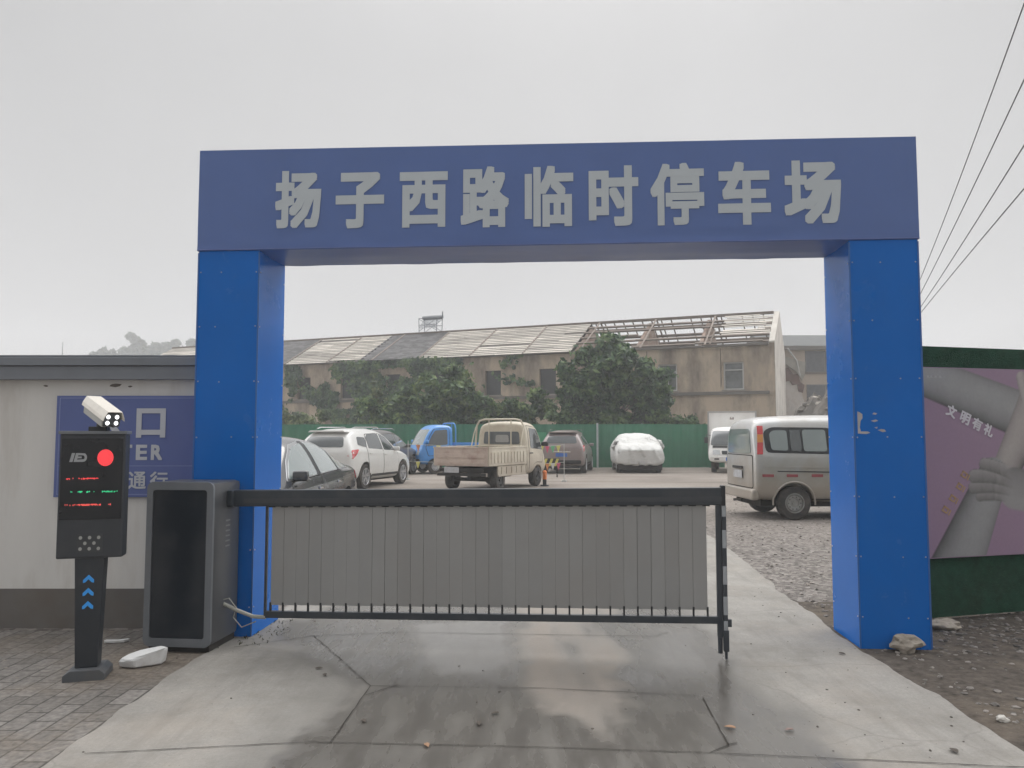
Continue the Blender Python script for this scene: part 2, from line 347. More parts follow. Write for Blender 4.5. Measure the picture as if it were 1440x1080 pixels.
    sn = N(t, 'ShaderNodeTexNoise'); sn.inputs['Scale'].default_value = 1.5; sn.inputs['Detail'].default_value = 9; sn.inputs['Roughness'].default_value = .7; L(t, sm.outputs[0], sn.inputs[0])
    sg_ = N(t, 'ShaderNodeMapRange'); L(t, sn.outputs[0], sg_.inputs[0])
    for i, v in zip((1, 2, 3, 4), (.48, .72, 0, .7)): sg_.inputs[i].default_value = v
    c = mix(sg_.outputs[0], c, (.16, .15, .133), .8)
    pn = N(t, 'ShaderNodeMapRange'); L(t, nz(.9, 7, .66), pn.inputs[0])
    for i, v in zip((1, 2, 3, 4), (.50, .66, 0, .6)): pn.inputs[i].default_value = v
    c = mix(pn.outputs[0], c, (.31, .27, .225), .7)
    wv = N(t, 'ShaderNodeTexVoronoi', feature='DISTANCE_TO_EDGE'); wv.inputs['Scale'].default_value = .8
    wo = N(t, 'ShaderNodeMix', data_type='RGBA'); wo.inputs[0].default_value = .12; L(t, o, wo.inputs[6]); wnn = N(t, 'ShaderNodeTexNoise'); wnn.inputs['Scale'].default_value = 3; wnn.inputs['Detail'].default_value = 6; L(t, o, wnn.inputs[0]); L(t, wnn.outputs['Color'], wo.inputs[7]); L(t, wo.outputs[2], wv.inputs[0])
    wk = N(t, 'ShaderNodeMapRange'); L(t, wv.outputs['Distance'], wk.inputs[0])
    for i, v in zip((1, 2, 3, 4), (.0, .006, .5, 0)): wk.inputs[i].default_value = v
    c = mix(wk.outputs[0], c, (.12, .11, .095), .6)
    gn = N(t, 'ShaderNodeMapRange'); L(t, nz(160, 3, .8), gn.inputs[0])
    for i, v in zip((1, 2, 3, 4), (.62, .74, 0, .6)): gn.inputs[i].default_value = v
    c = mix(gn.outputs[0], c, (.13, .12, .105), .8)
    wn = N(t, 'ShaderNodeTexNoise'); wn.inputs['Scale'].default_value = 4; wn.inputs['Detail'].default_value = 7
    mp = N(t, 'ShaderNodeMapping'); mp.inputs['Scale'].default_value = (2.2, .5, 1); L(t, o, mp.inputs[0]); L(t, mp.outputs[0], wn.inputs[0])
    wr = N(t, 'ShaderNodeMapRange'); L(t, wn.outputs[0], wr.inputs[0])
    for i, v in zip((1, 2, 3, 4), (.3, .65, .65, 1.)): wr.inputs[i].default_value = v
    wm = N(t, 'ShaderNodeMath', operation='MULTIPLY'); L(t, wr.outputs[0], wm.inputs[0]); L(t, sp.outputs[0], wm.inputs[1])
    c = mix(sp.outputs[1], c, (.165, .157, .142), .55)
    c = mix(wm.outputs[0], c, (.085, .078, .069), .9)
    c = mix(at.outputs['Alpha'], c, (.255, .222, .19), .8)
    L(t, c, p.inputs['Base Color'])
    r1 = N(t, 'ShaderNodeMapRange'); L(t, wm.outputs[0], r1.inputs[0]); r1.inputs[3].default_value = .78; r1.inputs[4].default_value = .17
    r2 = N(t, 'ShaderNodeMix', data_type='FLOAT'); L(t, sp.outputs[2], r2.inputs[0]); L(t, r1.outputs[0], r2.inputs[2]); r2.inputs[3].default_value = .07
    L(t, r2.outputs[0], p.inputs['Roughness'])
    b = N(t, 'ShaderNodeBump'); b.inputs['Distance'].default_value = .006; L(t, nz(45, 6, .7), b.inputs['Height'])
    bmx = N(t, 'ShaderNodeMath', operation='MAXIMUM'); L(t, sp.outputs[2], bmx.inputs[0]); L(t, wm.outputs[0], bmx.inputs[1]); bsn = N(t, 'ShaderNodeMapRange'); L(t, bmx.outputs[0], bsn.inputs[0]); bsn.inputs[3].default_value = .5; bsn.inputs[4].default_value = .03; L(t, bsn.outputs[0], b.inputs['Strength'])
    L(t, b.outputs[0], p.inputs['Normal'])
    ob = meshobj('driveway', V, F, m); attr_color(ob.data, 'wear', C); tag(ob, kind='structure')
    # slab joints: dark filled grooves
    g = B()
    J = [[(-1.95, 5.5), (-1.47, 5.81), (-.84, 5.91), (1.05, 5.79), (1.18, 5.91)], [(-1.47, 5.81), (-.84, 4.67), (-.88, 3.83)], [(-.84, 4.67), (.19, 4.63), (1.06, 4.5)],
         [(-.95, 3.835), (-.88, 3.83), (.07, 3.78), (.93, 3.71)], [(1.08, 4.46), (1.04, 3.8), (.93, 3.71)], [(-.68, 4.69), (-.84, 4.51)], [(1.04, 3.8), (1.09, 3.83)], [(.93, 3.71), (2.3, 3.55)], [(-.95, 3.84), (-2.0, 3.7)]]
    for pl in J:
        for (ax, ay), (bx, by) in zip(pl, pl[1:]):
            n = max(2, int(math.hypot(bx - ax, by - ay) / .06)); d = Vector((bx - ax, by - ay, 0)).normalized(); sx = Vector((-d.y, d.x, 0)); prev = None
            for i in range(n + 1):
                q = Vector((ax + (bx - ax) * i / n, ay + (by - ay) * i / n, .0125)); q += sx * .006 * noise.noise(q * 9); h = .0026 + .002 * noise.noise(q * 14)
                cur = (g.bm.verts.new(q - sx * h), g.bm.verts.new(q + sx * h))
                if prev: g.bm.faces.new((prev[0], cur[0], cur[1], prev[1]))
                prev = cur
    g.obj('expansion_joint', pbr('joint_filler', (.045, .041, .036), .95, spec=.1), ob)
driveway()

def brick_mat():
    m = bpy.data.materials.new('brick_pavers'); m.use_nodes = True; t = m.node_tree; p = t.nodes['Principled BSDF']; p.inputs['Roughness'].default_value = .75
    tc = N(t, 'ShaderNodeTexCoord'); mp = N(t, 'ShaderNodeMapping'); mp.inputs['Rotation'].default_value = (0, 0, R(90)); L(t, tc.outputs['Object'], mp.inputs[0])
    br = N(t, 'ShaderNodeTexBrick'); L(t, mp.outputs[0], br.inputs[0])
    br.inputs['Scale'].default_value = 1; br.inputs['Brick Width'].default_value = .25; br.inputs['Row Height'].default_value = .125; br.inputs['Mortar Size'].default_value = .006
    br.inputs['Color1'].default_value = (.13, .118, .105, 1); br.inputs['Color2'].default_value = (.20, .185, .168, 1); br.inputs['Mortar'].default_value = (.058, .052, .045, 1)
    n = N(t, 'ShaderNodeTexNoise'); n.inputs['Scale'].default_value = 1.7; n.inputs['Detail'].default_value = 9; n.inputs['Roughness'].default_value = .68; L(t, tc.outputs['Object'], n.inputs[0])
    mr = N(t, 'ShaderNodeMapRange'); L(t, n.outputs[0], mr.inputs[0])
    for i, v in zip((1, 2, 3, 4), (.46, .68, 0, .8)): mr.inputs[i].default_value = v
    ds = N(t, 'ShaderNodeVectorMath', operation='DISTANCE'); L(t, tc.outputs['Object'], ds.inputs[0]); ds.inputs[1].default_value = (-2.3, 5.35, 0)
    dr_ = N(t, 'ShaderNodeMath', operation='MULTIPLY_ADD'); L(t, n.outputs[0], dr_.inputs[0]); dr_.inputs[1].default_value = -1.6; L(t, ds.outputs['Value'], dr_.inputs[2])
    dm = N(t, 'ShaderNodeMapRange'); L(t, dr_.outputs[0], dm.inputs[0])
    for i, v in zip((1, 2, 3, 4), (-.55, .1, .97, 0)): dm.inputs[i].default_value = v
    mxx_ = N(t, 'ShaderNodeMath', operation='MAXIMUM'); L(t, dm.outputs[0], mxx_.inputs[0]); L(t, mr.outputs[0], mxx_.inputs[1])
    mx = N(t, 'ShaderNodeMix', data_type='RGBA'); L(t, mxx_.outputs[0], mx.inputs[0]); L(t, br.outputs[0], mx.inputs[6]); mx.inputs[7].default_value = (.155, .128, .10, 1)
    n2 = N(t, 'ShaderNodeTexNoise'); n2.inputs['Scale'].default_value = 30; n2.inputs['Detail'].default_value = 5; L(t, tc.outputs['Object'], n2.inputs[0])
    m2 = N(t, 'ShaderNodeMapRange'); L(t, n2.outputs[0], m2.inputs[0])
    for i, v in zip((1, 2, 3, 4), (.3, .7, .65, 1.25)): m2.inputs[i].default_value = v
    v = N(t, 'ShaderNodeVectorMath', operation='SCALE'); L(t, mx.outputs[2], v.inputs[0]); L(t, m2.outputs[0], v.inputs['Scale']); L(t, v.outputs[0], p.inputs['Base Color'])
    b = N(t, 'ShaderNodeBump'); b.inputs['Strength'].default_value = .8; b.inputs['Distance'].default_value = .012
    ivt = N(t, 'ShaderNodeMath', operation='MULTIPLY_ADD'); L(t, br.outputs['Fac'], ivt.inputs[0]); ivt.inputs[1].default_value = -1; L(t, n2.outputs[0], ivt.inputs[2]); L(t, ivt.outputs[0], b.inputs['Height'])
    L(t, b.outputs[0], p.inputs['Normal']); return m
def sheet(name, edge_pts, z, mat):
    b = B(); b.bm.faces.new([b.bm.verts.new((x, y, z)) for x, y in edge_pts]); bmesh.ops.triangulate(b.bm, faces=b.bm.faces[:]); return tag(b.obj(name, mat), kind='structure')
yy = [-1.5 + .1 * i for i in range(78)]
sheet('brick_pavement', [(-12, -1.5)] + [(dl(y) + .015, y) for y in yy if y < 5.9] + [(-2.06, 5.98), (-12, 5.98)], .004, brick_mat())
SOIL = pbr('verge_soil', (.085, .072, .06), .95, var=.6, vs_=14, bump=1., bs=45, dirt=((.17, .138, .105), .8, 1.1, .5, .7), spec=.2)
sheet('verge', [(dr(y) - .02, y) for y in [-1.5 + .1 * i for i in range(86)]] + [(3.6, 7.0), (5.5, 7.3), (12, 8.8), (12, -1.5)], .0035, SOIL)

def stones(name, n, place, rmin, rmax, mat, seed):
    rg = np.random.default_rng(seed)
    bm = bmesh.new(); bmesh.ops.create_icosphere(bm, subdivisions=1, radius=1); bv = np.array([v.co[:] for v in bm.verts]); bf = np.array([[v.index for v in f.verts] for f in bm.faces]); bm.free()
    V, F = [], []; k = 0
    for i in range(n):
        x, y = place(rg); r = rmin + (rmax - rmin) * rg.random() ** 5
        a = rg.random() * 6.28; d = bv * (1 + .5 * (rg.random((len(bv), 1)) - .5)) * np.array([1, .55 + .5 * rg.random(), .35 + .3 * rg.random()]) * r
        ca, sa = math.cos(a), math.sin(a); q = np.stack([d[:, 0] * ca - d[:, 1] * sa + x, d[:, 0] * sa + d[:, 1] * ca + y, d[:, 2] + r * .2], 1)
        V.append(q); F.append(bf + k); k += len(bv)
    o = meshobj(name, np.concatenate(V).tolist(), np.concatenate(F).tolist(), mat); return tag(o, kind='stuff')
def pl_verge(g):
    while True:
        x, y = 2.4 + 4.2 * g.random(), 2.6 + 4.3 * g.random()
        if x < dr(y) + .02 + .25 * g.random(): continue
        if noise.noise(Vector((x * 1.4, y * 1.8, 3))) + .9 * (y > 5.3) + .4 * (x - dr(y) < .3) > g.random() * 1.1 - .1: return x, y
STONE = pbr('verge_stone', (.15, .136, .122), .85, var=.3, vs_=20, island=.65)
tag(stones('verge_gravel', 9500, pl_verge, .004, .028, STONE, 1), 'loose grey gravel and grit scattered over the bare soil beside the arch pillar', 'gravel')
def pl_lot(g):
    while True:
        y = 6.8 + 15 * g.random() ** 1.7; x = 2.2 + 7 * g.random()
        if x > dr(y) + .02 * g.random(): return x, y
tag(stones('lot_gravel', 7000, pl_lot, .004, .027, pbr('lot_stone', (.225, .20, .178), .9, var=.3, vs_=20, island=.5), 2), 'coarse grey and brown gravel covering the parking lot inside the arch', 'gravel')
def pl_left(g):
    if g.random() < .45: return -2.35 + .5 * g.normal() * .5, 5.6 + .5 * g.normal() * .5
    return -2.6 - 1.6 * g.random(), 4.3 + 1.5 * g.random()
tag(stones('pavement_grit', 330, lambda g: (lambda q: (q[0], min(q[1], 5.9)))(pl_left(g)), .003, .016, pbr('grit', (.17, .15, .13), .9, island=.6), 3), 'brown grit and crumbs of soil littering the brick pavement by the kiosk', 'grit')

# ================================================================ entrance arch
AX, AY, AYAW = -1.934, 5.793, R(-3.94)
arch = thing('entrance_arch', 'big blue square entrance arch with nine grey characters on its beam spanning the driveway', 'arch', (AX, AY, 0), AYAW)
def column(x0, x1, seed):
    b = B(); b.span((x0, 0, 0), (x1, .545, 2.905), .004)
    o = b.obj('column', BLUE, arch)
    # corner flashing strips and screw heads
    t = B(); e = .0025
    for x in (x0, x1): t.box((x, -.001, 1.45), (.012, .006, 2.88), .002)
    t.obj('corner_trim', pbr('blue_trim', (.03, .12, .36), .4), o)
    rg = random.Random(seed); SCREW = pbr('screw_zinc', (.38, .42, .48), .4, metal=.5)
    def screw(a, c_): s = B(); s.cyl(a, c_, .006, .004, 8); s.obj('screw', SCREW, o)
    for k in range(7):
        z = .22 + .42 * k
        for x in (x0 + .02, x1 - .02, (x0 + x1) / 2 + rg.uniform(-.1, .1)): screw((x, .001, z + rg.uniform(-.003, .003)), (x, -.004, z))
        for y in (.03, .52):
            xi = x1 if x0 < 0 else x0; sg = 1 if x0 < 0 else -1
            screw((xi, y, z), (xi + sg * .005, y, z))
    return o
colL = column(-.472, .004, 1); colR = column(4.386, 4.868, 2)
# flaked paint on the right column (old sticker torn off)
pk = B()
for pts in ([(0, .0), (.012, 0), (.018, .05), (.03, .07), (.03, .1), (.012, .115), (0, .12)], [(0, -.045), (.05, -.05), (.075, -.04), (.06, -.03), (.018, -.03), (.012, 0), (0, 0)],
            [(.09, .1), (.11, .095), (.12, .105), (.1, .112)], [(.08, .05), (.1, .04), (.125, .05), (.11, .06)], [(.12, -.02), (.15, -.035), (.17, -.03), (.16, -.015), (.14, -.012)], [(.1, .0), (.115, -.01), (.12, .005)]):
    pk.prism([(4.39 + .02 + a * 1.15, 1.55 + c * .95) for a, c in pts], 1, -.0016, -.0005)
pk.obj('flaked_paint', pbr('bare_primer', (.42, .40, .40), .8, var=.2), colR)
# beam: banner cloth stretched over a frame, slightly wrinkled along the hem
def beam():
    x0, x1, z0, z1, d = -.482, 4.878, 2.905, 3.692, .56
    V, F = [], []; nx, nz_ = 150, 24
    def P(x, z):
        u = (z - z0) / (z1 - z0); wr = .0045 * max(0, .28 - u) / .28 * noise.noise(Vector((x * 2.3, z * 14, 2))) * 2 + .002 * noise.noise(Vector((x * .8, z * 2, 1)))
        zz = z - .033 * (x - x0) / (x1 - x0) * u
        return (x, -.008 - max(-.004, wr), zz)
    for j in range(nz_ + 1):
        for i in range(nx + 1): V.append(P(x0 + (x1 - x0) * i / nx, z0 + (z1 - z0) * j / nz_))
    for j in range(nz_):
        for i in range(nx): k = j * (nx + 1) + i; F.append((k, k + 1, k + nx + 2, k + nx + 1))
    # underside, uneven cloth
    b0 = len(V); ny = 8
    for j in range(ny + 1):
        for i in range(nx + 1):
            x = x0 + (x1 - x0) * i / nx; s_ = j / ny
            V.append((x, (V[i][1] if j == 0 else -.008 + d * s_), z0 - .010 * math.sin(math.pi * s_) * (1 + noise.noise(Vector((x * 1.7, s_ * 3, 5)))) - .008 * (s_ > .99) * noise.noise(Vector((x * 3, 0, 0)))))
    for j in range(ny):
        for i in range(nx): k = b0 + j * (nx + 1) + i; F.append((k + nx + 1, k + nx + 2, k + 1, k))
    k = len(V); zr = z1 - .033; y0, y1 = -.008, d - .008
    V += [(x0, y0, z0), (x0, y1, z0), (x0, y1, z1), (x0, y0, z1), (x1, y0, z0), (x1, y1, z0), (x1, y1, zr), (x1, y0, zr)]
    F += [(k, k + 3, k + 2, k + 1), (k + 4, k + 5, k + 6, k + 7), (k + 3, k + 7, k + 6, k + 2), (k + 1, k + 2, k + 6, k + 5)]
    o = meshobj('beam', V, F, BANNER, arch); o.data.polygons.foreach_set('use_smooth', [True] * len(o.data.polygons)); o.data.set_sharp_from_angle(angle=R(35))
    h = B(); pts = [(x0 + (x1 - x0) * i / 80, -.0135 - .002 * noise.noise(Vector((i * .3, 0, 0))), z0 + .006 + .004 * noise.noise(Vector((i * .25, 3, 0)))) for i in range(81)]
    h.tube(pts, .0035, 5); h.obj('hem', pbr('hem_cloth', (.12, .16, .36), .5), o)
    return o
bm_ = beam()
for ch, (xa, za), (xb, zb) in [('扬', (.125, 3.067), (.483, 3.513)), ('子', (.596, 3.058), (.969, 3.49)), ('西', (1.088, 3.055), (1.454, 3.482)), ('路', (1.553, 3.046), (1.917, 3.512)), ('临', (2.035, 3.042), (2.397, 3.505)),
        ('时', (2.511, 3.039), (2.877, 3.494)), ('停', (2.965, 3.036), (3.356, 3.503)), ('车', (3.456, 3.03), (3.835, 3.502)), ('场', (3.932, 3.028), (4.338, 3.5))]:
    glyph(ch, xa, za, xb, zb, -.012, LETTER, bm_, bold=.028 if ch == '停' else .034 if ch == '临' else .037, depth=.0008)

# ================================================================ barrier gate
gate = thing('barrier_gate', 'dark parking barrier with a closed grey slatted curtain boom and grey cabinet across the driveway', 'barrier', (-2.05, 5.55, 0), R(-6.2))
CAB_M = pbr('cabinet_side', (.062, .066, .072), .4, var=.08, vs_=4, dirt=((.16, .145, .13), .4, 3, .5, .85))
cb = B(); cb.span((-.475, -.18, .05), (.005, .225, 1.165), .035); cab = cb.obj('cabinet', CAB_M, gate, 40)
pb = B(); pb.span((-.455, -.165, 0), (-.015, .21, .06), .004); pb.obj('plinth', UNDER, cab)
fr = B()     # raised rounded frame round the front door
def rrect(x0, z0, x1, z1, r, n=6):
    q = []
    for cx, cz, a0 in ((x1 - r, z1 - r, 0), (x0 + r, z1 - r, 90), (x0 + r, z0 + r, 180), (x1 - r, z0 + r, 270)):
        for i in range(n + 1): a = R(a0 + 90 * i / n); q.append((cx + r * math.cos(a), cz + r * math.sin(a)))
    return q
def ring(b, outer, inner, y0, y1):
    n = len(outer); vo0 = [b.bm.verts.new((x, y0, z)) for x, z in outer]; vi0 = [b.bm.verts.new((x, y0, z)) for x, z in inner]
    vo1 = [b.bm.verts.new((x, y1, z)) for x, z in outer]; vi1 = [b.bm.verts.new((x, y1, z)) for x, z in inner]
    for i in range(n):
        j = (i + 1) % n
        for q in ((vo0[i], vo0[j], vi0[j], vi0[i]), (vo1[j], vo1[i], vi1[i], vi1[j]), (vo0[j], vo0[i], vo1[i], vo1[j]), (vi0[i], vi0[j], vi1[j], vi1[i])): b.bm.faces.new(q)
ring(fr, rrect(-.478, .045, .008, 1.17, .045), rrect(-.435, .10, -.038, 1.115, .02), -.20, -.176)
fr.obj('door_frame', GREYMETAL, cab, 30)
dp = B(); dp.prism(rrect(-.434, .101, -.039, 1.114, .019), 1, -.192, -.178); dp.obj('door_panel', DARKGLASS, cab)
vt = B()
for i in range(6): vt.span((.0035, -.005, .70 + .036 * i), (.0075, .06, .71 + .036 * i), .001)
vt.obj('vent', pbr('vent_grey', (.17, .17, .17), .5), cab)
hb = B(); hb.span((.004, .0, .98), (.05, .12, 1.10), .01); hb.obj('boom_hub', DARKMETAL, gate)
tl = .0128                      # the boom rises slightly towards its free end
def bz(x, z): return z + tl * x
TILT = Matrix.Rotation(-math.atan(tl), 4, 'Y')
bo = B(); bo.box((1.765, .06, bz(1.765, 1.04)), (3.44, .06, .118), .008, TILT); boom = bo.obj('boom', DARKMETAL, gate)
rb = B(); rb.box((1.80, .028, bz(1.80, 1.022)), (3.36, .004, .03), .001, TILT); rb.obj('boom_ridge', pbr('boom_edge', (.05, .055, .062), .35), boom)
cp = B(); cp.box((3.487, .06, bz(3.49, 1.045)), (.03, .07, .135), .008); cp.obj('end_cap', BLACK, boom)
cu_ = B(); sl = B(); n_s = 33; xs0, xs1 = .325, 3.375; pw = (xs1 - xs0) / n_s
for i in range(n_s):
    x = xs0 + pw * (i + .5); yo = .055 + rnd.uniform(-.001, .001)
    sl.box((x, yo, bz(x, .640)), (pw - .0001 - .0022 * (rnd.random() < .3), .009, .711), .0015, Matrix.Rotation(R(rnd.uniform(-.5, .5)), 4, 'Z'))
    if i < n_s - 1: sl.box((x + pw / 2, yo + .0075, bz(x + pw / 2, .640)), (.02, .004, .7105))
SLAT = pbr('grey_slat', (.30, .30, .295), .30, var=.05, vs_=2, island=.05, dirt=((.29, .265, .24), .45, 1.3, .45, .8), bump=.05, bs=3)
slat = sl.obj('curtain', SLAT, gate)
for i in range(n_s + 1):
    x = xs0 + pw * i
    st = B(); st.box((x, .055, bz(x, .272)), (.012, .016, .062)); st.obj('curtain_foot', BLACK, gate); st = B(); st.box((x, .055, bz(x, .989)), (.05, .02, .03)); st.obj('curtain_hanger', BLACK, gate)
lr = B(); lr.box((1.88, .058, bz(1.88, .218)), (3.18, .035, .048), .004, TILT); lr.obj('lower_rail', DARKMETAL, gate)
lp = B(); lp.box((.285, .058, .60), (.018, .018, .78), .002); lp.obj('inner_hanger', DARKMETAL, gate)
ep = B(); ep.box((3.455, .058, .615), (.035, .035, .93), .004); ep.cyl((3.455, .058, .15), (3.455, .058, .045), .017, .015, 10); end = ep.obj('end_post', DARKMETAL, gate)
e2 = B(); e2.box((3.49, .05, .60), (.03, .03, .85), .004); e2.box((3.492, .048, .13), (.036, .036, .14), .005); e2.cyl((3.492, .048, .07), (3.492, .048, .012), .011, .009, 10); e2.box((3.515, .05, .245), (.03, .02, .05), .003); e2.obj('support_leg', DARKMETAL, gate)
rf = B()
for i, (a, c) in enumerate([(.95, 1.07), (.74, .86), (.5, .62), (.30, .42), (.2, .26)]): rf.span((3.476, .0345, a), (3.502, .0335 - .0004 * i, c))
rf.obj('reflective_strip', pbr('reflective_tape', (.33, .35, .37), .3, var=.2), end)
lk = B(); lk.tube([(.0, .0, .30), (.10, .02, .25), (.2, .05, .205), (.29, .058, .20)], .014, 8); lk.tube([(-.0, -.01, .33), (.04, .0, .34), (.09, .015, .27), (.06, .03, .2), (.12, .04, .13), (.22, .05, .17)], .004, 6); lk.obj('link_rod', pbr('link_grey', (.33, .33, .29), .5), gate)

# ================================================================ plate-reading kiosk
ki = thing('entry_kiosk', 'slim black plate-reading terminal with red light on its screen and white camera on top', 'entry terminal', (-2.635, 4.88, 0), R(15)); ki.scale = (.88, 1, 1)
b = B(); b.prism([(-.13, 0), (.135, 0), (.135, .04), (.10, .068), (-.085, .068), (-.13, .04)], 1, -.11, .11, .004); b.obj('base', pbr('base_grey', (.075, .083, .092), .5, var=.1, dirt=((.16, .14, .12), .5, 6, .45, .8)), ki)
b = B()
def taper(b, z0, z1, w0, w1, d0, d1, yc=0, bev=.008):
    v = [b.bm.verts.new((sx * ww / 2, yc + sy * dd / 2, z)) for z, ww, dd in ((z0, w0, d0), (z1, w1, d1)) for sx, sy in ((-1, -1), (1, -1), (1, 1), (-1, 1))]
    fs = [b.bm.faces.new([v[i] for i in q]) for q in ((3, 2, 1, 0), (4, 5, 6, 7), (0, 1, 5, 4), (1, 2, 6, 5), (2, 3, 7, 6), (3, 0, 4, 7))]
    if bev: b._fin(v, bev)
taper(b, .065, .76, .145, .192, .10, .11); post = b.obj('post', pbr('kiosk_charcoal', (.022, .026, .032), .45, var=.08, dirt=((.10, .09, .085), .4, 4, .5, .85)), ki)
b = B()
for z in (.455, .535, .615):
    b.prism([(-.034, z - .012), (0, z + .018), (.034, z - .012), (.034, z - .03), (.02, z - .027), (0, z - .008), (-.02, z - .027), (-.034, z - .03)], 1, -.0605 , -.053)
b.obj('arrow', pbr('blue_arrow', (.03, .25, .62), .4, emit=((.05, .35, .9), .12)), post)
b = B(); b.box((0, 0, 1.12), (.425, .13, .77), .012); head = b.obj('display_head', pbr('head_charcoal', (.034, .038, .045), .42, var=.08, dirt=((.10, .095, .09), .35, 4, .5, .85)), ki)
b = B(); b.box((0, -.068, 1.225), (.395, .006, .50), .002); scr = b.obj('screen', pbr('black_screen', (.012, .014, .017), .22, var=.1), head)
b = B(); b.box((0, -.0, 1.512), (.44, .15, .02), .003); b.obj('head_cap', GREYMETAL, head)
b = B(); b.cyl((.085, -.070, 1.355), (.085, -.0735, 1.355), .052, .052, 32); b.obj('red_light', pbr('red_led', (.5, .03, .04), .4, emit=((1, .06, .07), .75)), scr)
LOGO = pbr('logo_grey', (.34, .35, .36), .5)
b = B(); S_ = .2
for pts in ([(-.145, 1.33), (-.125, 1.33), (-.11, 1.385), (-.13, 1.385)], [(-.118, 1.33), (-.10, 1.33), (-.086, 1.385), (-.104, 1.385)]): b.prism(pts, 1, -.0735, -.071)
ar = [(-.10 + .0, 1.33), (-.06, 1.33)] + [(-.058 + .024 * math.sin(R(a)), 1.3575 - .0275 * math.cos(R(a))) for a in range(20, 170, 15)] + [(-.086, 1.385), (-.09, 1.371), (-.062, 1.371)] + [(-.06 + .012 * math.sin(R(180 - a)), 1.3575 - .0135 * math.cos(R(180 - a))) for a in range(20, 170, 25)] + [(-.097, 1.344)]
b.prism(ar, 1, -.0742, -.071); b.box((-.083, -.0728, 1.358), (.03, .003, .011)); b.obj('logo', LOGO, scr)
def ledrow(z, segs, c, st_):
    b = B()
    for x0, x1, fill in segs:
        x = x0
        while x < x1:
            if rnd.random() < fill: b.span((x, -.0735, z + rnd.choice((-.004, 0, .0))), (x + .0045, -.071, z + rnd.choice((.004, .007))))
            x += .0062
    b.obj('led_text', pbr('led_%s' % c[0], c[1], .5, emit=(c[1], st_)), scr)
RED_, GRN_ = ('red', (1, .08, .08)), ('green', (.05, .8, .35))
ledrow(1.225, [(-.16, -.14, .5), (-.12, -.06, .45), (-.06, .04, .95)], RED_, .7)
ledrow(1.143, [(-.13, -.115, .8), (-.085, -.05, .9), (-.03, -.01, .9), (.01, .04, .5), (.07, .135, .95), (.14, .165, .7)], GRN_, .45)
ledrow(1.063, [(-.17, -.08, .7), (-.08, -.01, 1.0), (-.01, .06, .8), (.06, .09, .4), (.10, .14, .5)], ('red_dim', (1, .12, .1)), .55)
b = B()
for r_, n_ in ((0, 3), (1, 2), (2, 3)):
    for k in range(n_):
        b.cyl(((k - (n_ - 1) / 2) * .058, -.0645, .862 - r_ * .034), ((k - (n_ - 1) / 2) * .058, -.0695, .862 - r_ * .034), .011, .011, 10)
b.obj('speaker_hole', pbr('speaker_hole_grey', (.36, .36, .34), .6), head)
b = B(); b.box((0, -.0655, .828), (.165, .003, .11), .001); b.obj('speaker_plate', pbr('speaker_plate', (.045, .048, .052), .5), head)
# camera
cq = (Matrix.Rotation(R(-19), 3, 'Z') @ Vector((.27, -.165, -.105))).normalized(); side = cq.cross(Vector((0, 0, 1))).normalized(); up = side.cross(cq)
cm_ = Matrix((side, -cq, up)).transposed().to_4x4(); cm_.translation = Vector((.03, .02, 1.64))       # local -Y looks along cq
def camp(name, fn, mat, par, sm=None):
    q = B(); fn(q); bmesh.ops.transform(q.bm, matrix=cm_, verts=q.bm.verts[:]); return q.obj(name, mat, par, sm)
CREAM = pbr('camera_cream', (.66, .62, .55), .45, var=.05, dirt=((.35, .3, .25), .3, 9, .5, .8))
hs = camp('camera', lambda q: q.prism([(-.062, -.05), (.062, -.05), (.066, .012), (.045, .05), (-.045, .05), (-.066, .012)], 1, -.15, .15, .006), pbr('camera_body', (.40, .40, .38), .5), ki)
camp('sun_shield', lambda q: (q.prism([(-.075, .0), (-.07, .022), (-.05, .06), (.05, .06), (.07, .022), (.075, .0), (.072, .0), (.067, .02), (.048, .0565), (-.048, .0565), (-.067, .02), (-.072, .0)], 1, -.185, .165)), CREAM, hs)
camp('lens_plate', lambda q: q.prism([(-.056, -.044), (.056, -.044), (.06, .01), (.04, .044), (-.04, .044), (-.06, .01)], 1, -.157, -.151), pbr('lens_plate', (.06, .065, .07), .3), hs)
for sx in (-.03, .03):
    for sz in (-.02, .02):
        camp('lamp', lambda q: q.cyl((sx, -.158, sz), (sx, -.163, sz), .0135, .0135, 14), pbr('white_led', (.9, .92, .95), .3, emit=((1, 1, 1), 1.6)), hs)
b = B(); b.cyl((.03, .01, 1.52), (.03, .01, 1.60), .035, .03, 12); b.box((.02, .0, 1.535), (.12, .09, .03), .006); b.box((.10, -.06, 1.565), (.07, .05, .012), .003, Matrix.Rotation(R(30), 4, 'Y')); b.obj('camera_bracket', BLACK, ki)
